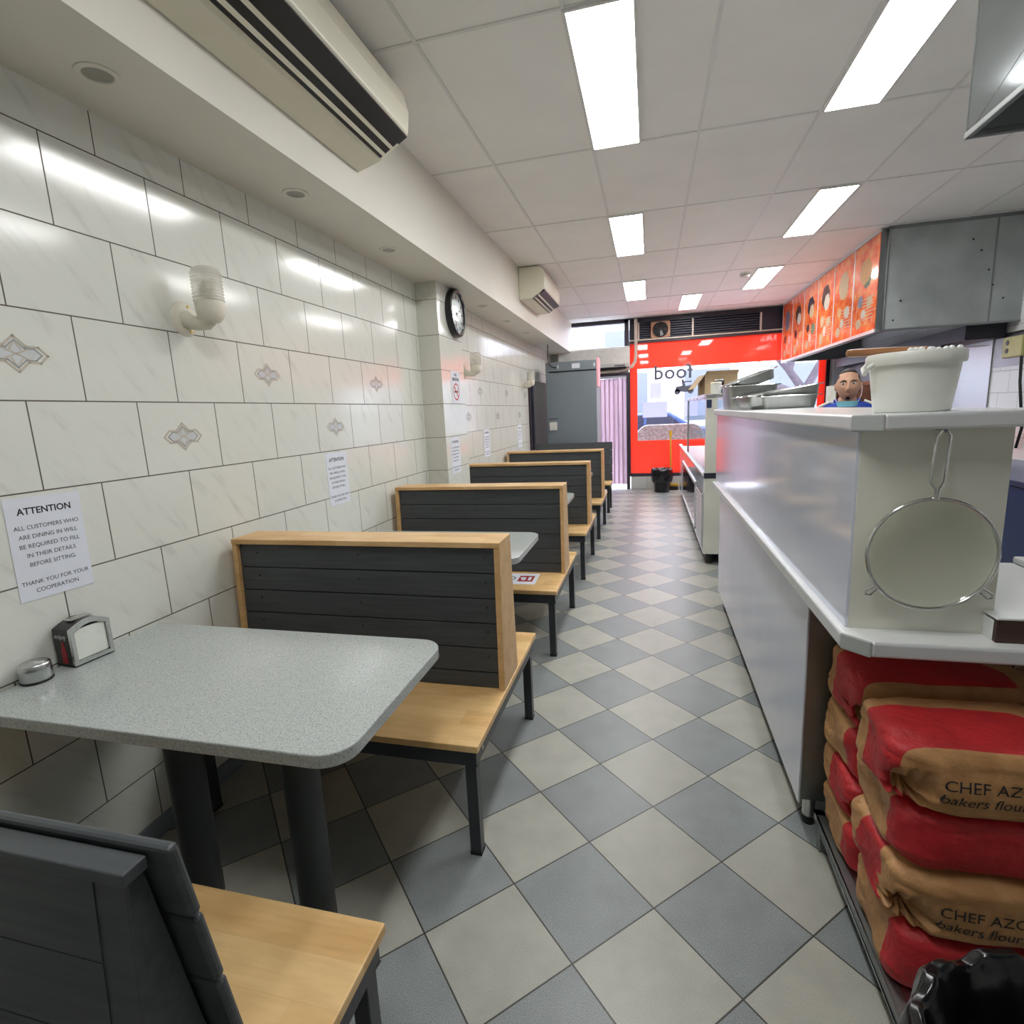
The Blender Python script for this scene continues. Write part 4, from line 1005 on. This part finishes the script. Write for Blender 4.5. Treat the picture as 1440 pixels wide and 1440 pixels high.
def odds():
    bin_bag('rubbish_bin', 'black plastic-lined bin in the bottom right corner beside the flour bags', .585, .70, .225, .535, 3)
    bin_bag('rubbish_bin', 'small black-lined bin at the far end under the shop window', .20, 9.62, .175, .40, 11)
    br = thing('broom', 'yellow-handled broom leaning by the shop window behind the far bin', 'broom', (.35, 9.80, 0))
    MB().tube([(0, 0, .10), (.0, .03, .5), (.0, .10, 1.0)], .014, 10).build('handle', 'yellow', br, smooth=True)
    MB().tube([(0, .098, .93), (0, .108, 1.03)], [.026, .030], 12).build('grip', 'yellow', br, smooth=True)
    MB().box(-.13, .13, -.03, .03, .07, .115).build('head', 'yellow', br, bevel=.006)
    m = MB()
    for i in range(14):
        x = -.12+.0185*i; m.hexa([(x-.008, -.026, .07), (x+.008, -.026, .07), (x+.008, .026, .07), (x-.008, .026, .07)], [(x-.012, -.034, 0), (x+.010, -.034, 0), (x+.010, .034, 0), (x-.012, .034, 0)])
    tag(m.build('bristles', 'black_matt', br), kind='stuff')
    # papers taped to the shop window
    for lab, x, z, w_, h_ in (('small pale paper high on the window under the reversed lettering', .097, 1.73, .19, .27), ('wide pale paper on the shop window above the mottled seat', .085, 1.405, .42, .27), ('pale paper on the window seen through the display fridge glass', .69, 1.40, .23, .27)):
        o = MB().box(-w_/2, w_/2, -.0008, .0008, -h_/2, h_/2).build('window_notice', 'window_paper'); o.location = (x, YF+.018, z); tag(o, lab, 'notice', 'papers taped to the shop window')
    # tall grey fridge with its back to the room
    g = thing('upright_fridge', 'tall grey fridge seen from behind, beyond the last bench', 'fridge', (-1.16, 8.36, 0))
    W = .385
    MB().box(-W, W, 0, .62, .06, 2.04).build('cabinet', 'grey_cabinet', g, bevel=.006)
    MB().box(-W, W, 0, .62, 2.048, 2.185).build('header', 'grey_cabinet', g, bevel=.004)
    MB().box(-W+.06, W-.005, -.004, .0, 2.030, 2.052).build('slot', 'black_matt', g)
    MB().box(.02, .14, -.003, .001, 2.08, 2.15).build('rating_plate', 'paper', g)
    for x in (-.19, W-.03): MB().box(x-.008, x+.008, -.004, .001, 2.09, 2.14).build('clip', 'paper', g)
    MB().box(-W+.04, -W+.155, -.02, .001, 1.165, 1.29).build('socket_box', 'white_paint', g, bevel=.004)
    MB().box(-W+.03, -W+.17, -.003, .001, 1.33, 1.35).build('sticker', 'ink_grey', g)
    MB().box(W+.001, W+.022, .02, .4, 1.80, 2.22).build('side_sign', 'pink_card', g)
    for x in (-W+.05, W-.05):
        for y in (.05, .57): MB().cyl((x, y, 0), (x, y, .062), .022, n=14).build('foot', 'rubber', g)
    t = MB().tube([(-1.50, 8.37, 2.45), (-1.50, 8.36, 2.25), (-1.49, 8.35, 2.17), (-1.44, 8.345, 2.12), (-1.38, 8.345, 2.10)], .008, 8).build('power_cable', 'black_plastic', smooth=True)
    tag(t, 'black cable running down to the top of the tall grey fridge', 'cable')

# ------------------------------------------------------------------ kitchen side
def kitchen():
    h = thing('range_hood', 'large grey steel range hood on the right behind the menu panels', 'hood', (0, 0, 0))
    x0, y0, y1, z0 = 2.12, 6.0, 9.86, 2.062
    m = MB(); m.box(x0, XR, y0, y0+.012, z0, ZC); m.build('end_plate', 'hood_plate', h, bevel=.002)
    m = MB(); m.box(x0, x0+.012, y0, y1, z0, ZC); m.box(x0, XR, y1-.012, y1, z0, ZC); m.box(x0, XR, y0+.012, y1, z0+.28, z0+.30); m.build('shell', 'steel_dull', h)
    m = MB(); m.box(x0-.004, XR, y0-.006, y0+.02, z0-.012, z0+.006); m.box(x0-.004, x0+.02, y0, y1, z0-.012, z0+.006); m.box(x0-.004, x0+.012, y0-.006, y0+.004, z0, ZC); m.box(x0, XR, y0-.006, y0+.004, ZC-.03, ZC); m.build('edge_trim', 'steel_dull', h, bevel=.002)
    MB().box(2.86, XR-.02, y0+.15, y1-.05, 1.93, 2.058).build('hood_shade_box', 'louvre_dark', h)  # dark box added in place of the shade inside the hood
    m = MB()
    for x, z in ((2.25, .25), (2.85, .62), (2.92, .45), (2.96, .32), (2.78, .72), (2.20, .08), (3.05, .2)): m.cyl((x, y0-.005, z0+z), (x, y0-.001, z0+z), .008, n=10)
    m.build('rivet', 'black_plastic', h)
    MB().box(2.95, 2.965, y0-.003, y0, z0, ZC).build('seam', 'steel_dull', h)
    b = thing('menu_board', 'orange menu board of six food panels along the range hood', 'menu board', (x0-.002, 6.03, z0))
    MB().box(-.05, 0, 0, 3.80, 0, ZC-z0-.005).build('light_box', 'steel_dull', b)
    MB().box(-.062, -.048, -.005, 3.80, -.012, .018).build('lower_trim', 'alu_edge', b); MB().box(-.062, -.048, -.005, 3.80, ZC-z0-.03, ZC-z0-.004).build('upper_trim', 'alu_edge', b)
    W = 3.80/6
    dishes = [('ink_grey', 'card'), ('dark_brown', 'motif_sand'), ('louvre_dark', 'card'), ('dark_brown', 'motif_sand'), ('card', 'kraft'), ('kraft', 'leaf')]
    for k in range(6):
        p = MB().box(-.056, -.050, W*k+.006, W*(k+1)-.006, .02, ZC-z0-.035).build('menu_panel', 'menu_orange', b)
        MB().box(-.060, -.050, W*(k+1)-.010, W*(k+1)+.010, .0, ZC-z0-.03).build('divider', 'alu_edge', b)
        kk = 5-k; r = random.Random(kk+2); cy = W*(k+.5)
        for (dy, dz, rad, mt) in ((0, .60, .15, dishes[kk][0]), (-.05, .53, .10, dishes[kk][1]), (.10, .33, .07, dishes[(kk+1) % 6][0]), (-.14, .30, .075, dishes[(kk+3) % 6][1]), (.0, .20, .06, 'motif_sand'), (.12, .12, .07, 'card')):
            sc = .7+.3*r.random()
            q = [(cy+dy+rad*math.cos(2*PI*j/20)*(1+.10*math.sin(3*j)), dz+rad*sc*math.sin(2*PI*j/20)*(1+.1*math.cos(2*j))) for j in range(20)]
            MB().prism(q, 'x', -.0566-.0004*r.random(), -.0558).build('food_picture', mt, p)
        m = MB()
        for j in range(7): z = .14+.032*j; m.box(-.0564, -.0558, cy-.26+.03*(j % 2), cy-.02+.1*r.random(), z, z+.007)
        m.build('menu_lines', 'motif_sand', p)
    # second hood in the top right corner
    g = thing('canopy_hood', 'polished steel canopy hood corner at the top right of the photo', 'hood', (0, 0, 0))
    x0, y0, y1, z0 = .838, -.2, 1.90, 2.135
    m = MB(); m.box(x0, x0+.006, y0, y1, z0, ZC); m.box(x0, 2.4, y1-.006, y1, z0, ZC); m.build('shell', 'canopy_steel', g, bevel=.002)
    MB().box(x0+.006, 2.4, y0, y1-.006, z0+.10, z0+.11).build('underside', 'steel_dull', g)
    m = MB(); m.box(x0-.003, x0+.012, y0, y1+.003, z0-.004, z0+.012); m.box(x0, 2.4, y1-.010, y1+.003, z0-.004, z0+.012); m.build('lip', 'steel_dull', g, bevel=.002)
    m = MB(); m.box(x0+.03, 2.38, 1.84, 1.88, z0+.09, z0+.10); m.build('grease_gutter', 'black_plastic', g)
    struct(MB().box(XR-.012, XR-.001, 6.35, 9.9, .9, 2.06).build('trim_5', 'steel_hood'), 'stainless splash sheet on the right wall under the hood')
    # socket plate
    s = thing('power_socket', 'cream double socket on a grey metal plate on the right tiled wall', 'socket', (XR, 5.95, 1.82))
    MB().box(-.010, 0, -.55, .36, -.15, .15).build('metal_plate', 'steel_dull', s)
    MB().box(-.07, -.009, -.14, .14, -.08, .10).build('socket_box', 'socket_cream', s, bevel=.01)
    for z in (-.02, .05): MB().cyl((-.074, .06, z), (-.068, .06, z), .022, n=18).build('outlet', 'black_plastic', s)
    MB().tube([(-.04, -.1, -.08), (-.04, -.12, -.3), (-.03, -.2, -.7), (-.03, -.15, -.88)], .012, 8).build('cable', 'black_plastic', s, smooth=True)
    n = thing('kitchen_cabinet', 'navy blue low cabinet seen past the right end of the counter', 'cabinet', (2.45, 3.0, 0))
    MB().box(0, .72, 0, 2.95, .08, .80).build('body', 'navy', n, bevel=.004); MB().box(-.015, .74, -.015, 2.965, .80, .835).build('top', 'navy', n, bevel=.004)
    MB().box(.05, .70, .03, 2.9, 0, .08).build('plinth', 'black_matt', n)
    t = MB().tube([(3.15, 5.25, .90), (3.15, 5.25, 1.02), (3.14, 5.22, 1.2), (3.12, 5.2, 1.36), (3.06, 5.2, 1.44), (2.98, 5.2, 1.40)], .014, 10).build('tap_hose', 'chrome', smooth=True)
    tag(t, 'curved chrome tap hose in front of the right wall tiles', 'tap')
    # grill behind the man, then a dark box for shade under the hood
    k = thing('kebab_grill', 'upright grill with a brown rounded mass of meat behind the man in blue', 'grill', (1.69, 5.20, 0))
    MB().box(-.24, .24, -.22, .22, .08, .94).build('base', 'steel_dull', k, bevel=.006)
    for x in (-.2, .2):
        for y in (-.18, .18): MB().cyl((x, y, 0), (x, y, .082), .02, n=14).build('foot', 'rubber', k)
    wob = lambda r, hh, a: (r*(1+.04*noise.noise(Vector((math.cos(a)*3, math.sin(a)*3, hh*14)))), hh)
    MB().lathe([(.001, 1.0), (.15, 1.0), (.17, 1.06), (.19, 1.3), (.20, 1.48), (.19, 1.545), (.15, 1.572), (.001, 1.58)], n=44, capped=False, fn=wob).build('meat', 'meat_brown', k, smooth=True)
    MB().cyl((0, 0, .94), (0, 0, 1.60), .012, n=14).build('spit', 'chrome', k)
    m = MB(); q = [(.232*math.cos(math.radians(a)), .232*math.sin(math.radians(a))) for a in range(150, 216, 6)]; q2 = [(.224*math.cos(math.radians(a)), .224*math.sin(math.radians(a))) for a in range(210, 144, -6)]
    m.prism(q+q2, 'z', .94, 1.555); m.build('side_shield', 'white_paint', k)
    MB().lathe([(.001, 1.60), (.03, 1.60), (.035, 1.61), (.035, 1.64), (.02, 1.65), (.001, 1.65)], c=(.12, 0, -.04), n=24, capped=False).build('collar', 'chrome', k, smooth=True)
    MB().ball((.12, 0, 1.65), .036, (1, 1, 1.1)).build('knob', 'black_plastic', k, smooth=True)
    e = thing('wall_shade_box', 'dark box added for the shaded steel along the right wall, under the hood', 'cupboard', (2.60, 7.4, 0))
    MB().box(.41, .585, 0, 2.5, 0, 1.925).build('body', 'louvre_dark', e, bevel=.004)  # dark colour stands for shade on the steel wall, no real furniture

# ------------------------------------------------------------------ the man behind the counter
def skin_mesh(name, joints, bones, sub=2, root=0, voxel=None):
    me = bpy.data.meshes.new(name); me.from_pydata([j[0] for j in joints], bones, []); me.update()
    o = bpy.data.objects.new(name, me); COL.objects.link(o)
    o.modifiers.new('s', 'SKIN'); sv = me.skin_vertices[0].data
    for i, j in enumerate(joints):
        r = j[1]; sv[i].radius = r if isinstance(r, tuple) else (r, r); sv[i].use_root = (i == root)
    s = o.modifiers.new('d', 'SUBSURF'); s.levels = sub; s.render_levels = sub
    dg = bpy.context.evaluated_depsgraph_get(); dg.update()
    out = bpy.data.meshes.new_from_object(o.evaluated_get(dg)); bpy.data.objects.remove(o); bpy.data.meshes.remove(me); return out
def person():
    P = thing('person', 'man in a blue jacket with a pale blue mask under his chin behind the counter', 'person', (1.365, 4.40, 0), math.radians(-16))
    zt = 1.652                                   # top of the head; he faces local -y
    J = [((0, .0, .90), (.15, .10)), ((0, -.01, 1.10), (.135, .095)), ((0, .0, 1.26), (.155, .10)), ((0, .01, 1.345), (.095, .07)), ((0, .0, 1.43), (.056, .058)), ((0, -.008, 1.48), (.056, .06)),
         ((-.15, .01, 1.325), .050), ((-.205, .02, 1.26), .052), ((-.235, .03, 1.06), .042), ((-.235, -.03, .86), .032), ((-.23, -.05, .79), (.036, .022)),
         ((.15, .01, 1.325), .050), ((.205, .02, 1.26), .052), ((.235, .03, 1.06), .042), ((.235, -.03, .86), .032), ((.23, -.05, .79), (.036, .022)),
         ((-.09, 0, .84), .088), ((-.10, -.01, .48), .062), ((-.105, .02, .10), .042), ((-.11, -.06, .04), (.042, .032)), ((-.115, -.15, .03), (.04, .022)),
         ((.09, 0, .84), .088), ((.10, -.01, .48), .062), ((.105, .02, .10), .042), ((.11, -.06, .04), (.042, .032)), ((.115, -.15, .03), (.04, .022))]
    B = [(0, 1), (1, 2), (2, 3), (3, 4), (4, 5), (3, 6), (6, 7), (7, 8), (8, 9), (9, 10), (3, 11), (11, 12), (12, 13), (13, 14), (14, 15), (0, 16), (16, 17), (17, 18), (18, 19), (19, 20), (0, 21), (21, 22), (22, 23), (23, 24), (24, 25)]
    parts = [skin_mesh('b', J, B)]
    for sx in (-1, 1):                           # fingers and thumbs
        for k, (dx, ln) in enumerate(((-.024, .072), (-.008, .082), (.008, .078), (.023, .060))):
            x = sx*.23+dx
            parts.append(skin_mesh('f', [((x, -.052, .775), .0095), ((x+dx*.2, -.058, .755-ln*.35), .0088), ((x+dx*.2, -.070, .755-ln*.75), .0078), ((x+dx*.1, -.084, .755-ln), .0065)], [(0, 1), (1, 2), (2, 3)], 1))
        x = sx*.23-sx*.028
        parts.append(skin_mesh('f', [((x, -.055, .805), .011), ((x-sx*.018, -.072, .780), .0105), ((x-sx*.022, -.084, .752), .009), ((x-sx*.018, -.090, .732), .0075)], [(0, 1), (1, 2), (2, 3)], 1))
    # head: an ellipsoid pushed into shape
    m = MB(); n, r = 40, 30; cz = zt-.113
    rings = []
    for i in range(r+1):
        ph = PI*i/r; q, hh = max(1e-3, math.sin(ph)), -math.cos(ph); ring = []
        for k in range(n):
            a = 2*PI*k/n; x, y, z = q*math.cos(a), q*math.sin(a), hh
            X, Y, Z = .073*x, .094*y, .113*z
            if z < 0: X *= 1-.20*(-z)**1.6; Y *= 1-.12*(-z)**1.5                   # jaw
            if z < -.2 and y < 0: Y -= .010*(-z)*(-y)                              # chin
            front = max(0, -y)
            if front > .3:
                g = lambda cx, cz_, sx, sz: math.exp(-((X-cx)/sx)**2-((Z-cz_)/sz)**2)
                Y -= .024*g(0, -.030, .012, .016)+.014*g(0, -.008, .009, .022)     # nose
                Y += .010*(g(-.031, .010, .016, .012)+g(.031, .010, .016, .012))   # eye sockets
                Y -= .006*(g(-.03, .030, .024, .008)+g(.03, .030, .024, .008))     # brows
                Y -= .005*(g(-.04, -.018, .018, .018)+g(.04, -.018, .018, .018))   # cheeks
                Y -= .006*g(0, -.062, .020, .006)+.006*g(0, -.072, .017, .006)     # lips
                Y += .004*g(0, -.067, .022, .0025); Y -= .007*g(0, -.098, .018, .014)
            ring.append(m.bm.verts.new((X, Y-.022, cz+Z)))
        rings.append(ring)
    for A, Bq in zip(rings, rings[1:]):
        for k in range(n): m.bm.faces.new((A[k], A[(k+1) % n], Bq[(k+1) % n], Bq[k]))
    m.bm.faces.new(rings[0][::-1]); m.bm.faces.new(rings[-1])
    for sx in (-1, 1):
        m.ball((sx*.077, -.008, cz-.008), .030, (.30, .62, 1.0), 14, 10)
    hm = bpy.data.meshes.new('h'); bmesh.ops.recalc_face_normals(m.bm, faces=m.bm.faces); m.bm.to_mesh(hm); m.bm.free(); parts.append(hm)
    body = bpy.data.objects.new('body', join_meshes('body', parts)); COL.objects.link(body)
    rm = body.modifiers.new('r', 'REMESH'); rm.mode = 'VOXEL'; rm.voxel_size = .0042; rm.adaptivity = 0
    sm = body.modifiers.new('c', 'SMOOTH'); sm.factor = .5; sm.iterations = 3
    dg = bpy.context.evaluated_depsgraph_get(); dg.update(); fin = bpy.data.meshes.new_from_object(body.evaluated_get(dg)); bpy.data.objects.remove(body)
    link('body', fin, 'skin', P, smooth=180)
    # eyes, brows, lips, hair, goatee
    for sx in (-1, 1):
        e = MB().ball((sx*.031, -.100, cz+.008), .0125, (1.1, .8, .62)).build('eye', 'eye_white', P, smooth=True)
        MB().ball((sx*.031-.001, -.1075, cz+.008), .0058, (1, .6, 1), 12, 8).build('iris', 'iris', e, smooth=True)
        MB().tube([(sx*.014, -.114, cz+.024), (sx*.03, -.1135, cz+.030), (sx*.052, -.098, cz+.022)], [.003, .0042, .002], 8).build('eyebrow', 'hair', P, smooth=True)
    MB().ball((0, -.1125, cz-.067), .020, (1, .22, .24)).build('lips', 'lips', P, smooth=True)
    bv = BVHTree.FromPolygons([v.co for v in fin.vertices], [tuple(p.vertices) for p in fin.polygons])
    def shell(name, mat, test, th, res=46):
        m = MB(); grid = {}
        for i in range(res+1):
            for k in range(res*2):
                ph, a = PI*i/res, 2*PI*k/(res*2); d = Vector((math.sin(ph)*math.cos(a), math.sin(ph)*math.sin(a), math.cos(ph)))
                o = Vector((0, -.02, cz)); h = bv.ray_cast(o+d*.3, -d)
                if h[0] and test(d, h[0]): grid[i, k] = m.bm.verts.new(h[0]+d*th)
        for (i, k) in list(grid):
            k2 = (k+1) % (res*2); q = [(i, k), (i+1, k), (i+1, k2), (i, k2)]
            if all(t in grid for t in q):
                try: m.bm.faces.new([grid[t] for t in q])
                except ValueError: pass
        o = m.build(name, mat, P, smooth=180); s = o.modifiers.new('t', 'SOLIDIFY'); s.thickness = th*1.5; return o
    shell('hair', 'hair', lambda d, p: d.z > (-.35 if d.y > .25 else (.10+.9*max(0, -d.y) if abs(d.x) > .62 else .80)) and (p.z-cz) > (-.05 if d.y > 0 else .03), .003)
    shell('stubble', 'hair', lambda d, p: abs(d.x) < .12 and d.y < -.5 and -.098 < p.z-cz < -.080, .0015, 80)
    # clothes
    Jk = [((0, .0, .84), (.172, .125)), ((0, -.005, 1.05), (.168, .122)), ((0, .0, 1.24), (.178, .122)), ((0, .012, 1.345), (.135, .105)), ((0, .016, 1.415), (.092, .090)), ((-.15, .012, 1.345), .088), ((-.215, .02, 1.25), .068), ((-.245, .03, 1.05), .056), ((-.243, -.03, .88), .044),
          ((.15, .012, 1.345), .088), ((.215, .02, 1.25), .068), ((.245, .03, 1.05), .056), ((.243, -.03, .88), .044)]
    jm = skin_mesh('jacket', Jk, [(0, 1), (1, 2), (2, 3), (3, 4), (3, 5), (5, 6), (6, 7), (7, 8), (3, 9), (9, 10), (10, 11), (11, 12)])
    jk = link('jacket', jm, 'jacket_blue', P, smooth=180)
    m = MB().lathe([(.082, 1.375), (.088, 1.40), (.084, 1.438), (.076, 1.445), (.072, 1.42), (.074, 1.375)], c=(0, .0, 0), n=40, capped=False, fn=lambda r, h, a: (r*(1.0 if math.sin(a) > -.7 else 1.06), h-(.045*max(0, -math.sin(a)-.55)/.45)))
    m.build('collar', 'jacket_blue', jk, smooth=True)
    for sx in (-1, 1):
        MB().tube([(sx*.10, -.035, 1.428), (sx*.17, -.038, 1.396), (sx*.228, -.028, 1.350), (sx*.272, .0, 1.26), (sx*.290, .01, 1.17)], .0095, 8).build('stripe', 'white_paint', jk, smooth=True)
    link('trousers', skin_mesh('trousers', [((0, 0, .88), (.165, .12)), ((-.09, 0, .82), .105), ((-.10, -.01, .48), .08), ((-.105, .02, .09), .065), ((.09, 0, .82), .105), ((.10, -.01, .48), .08), ((.105, .02, .09), .065)], [(0, 1), (1, 2), (2, 3), (0, 4), (4, 5), (5, 6)]), 'cloth_dark', P, smooth=180)
    for sx in (-1, 1):
        MB().prism(rounded(-.048, .048, -.215, .085, .045), 'z', 0, .075).build('shoe', 'black_matt', P, loc=(sx*.112, 0, 0), bevel=.015)
    m = MB(); q = []
    for j in range(13):
        a = math.radians(-62+124*j/12); q.append((.074*math.sin(a), -.030-.070*math.cos(a)))
    for (xa, ya), (xb, yb) in zip(q, q[1:]):
        m.hexa([(xa, ya, cz-.112), (xb, yb, cz-.112), (xb*1.02, yb+.004, cz-.150), (xa*1.02, ya+.004, cz-.150)], [(xa*.97, ya*.97, cz-.112), (xb*.97, yb*.97, cz-.112), (xb, yb*.97, cz-.150), (xa, ya*.97, cz-.150)])
    mk = m.build('face_mask', 'mask_blue', P)
    for sx in (-1, 1): MB().tube([(sx*.065, -.066, cz-.116), (sx*.082, -.03, cz-.07), (sx*.087, .0, cz-.01)], .0018, 6).build('ear_loop', 'white_paint', mk)

build_room(); build_front(); build_outside(); ceiling_things(); air_conditioners()
wall_things(); seating(); counter(); display_fridge(); kitchen(); sacks(); odds(); person()
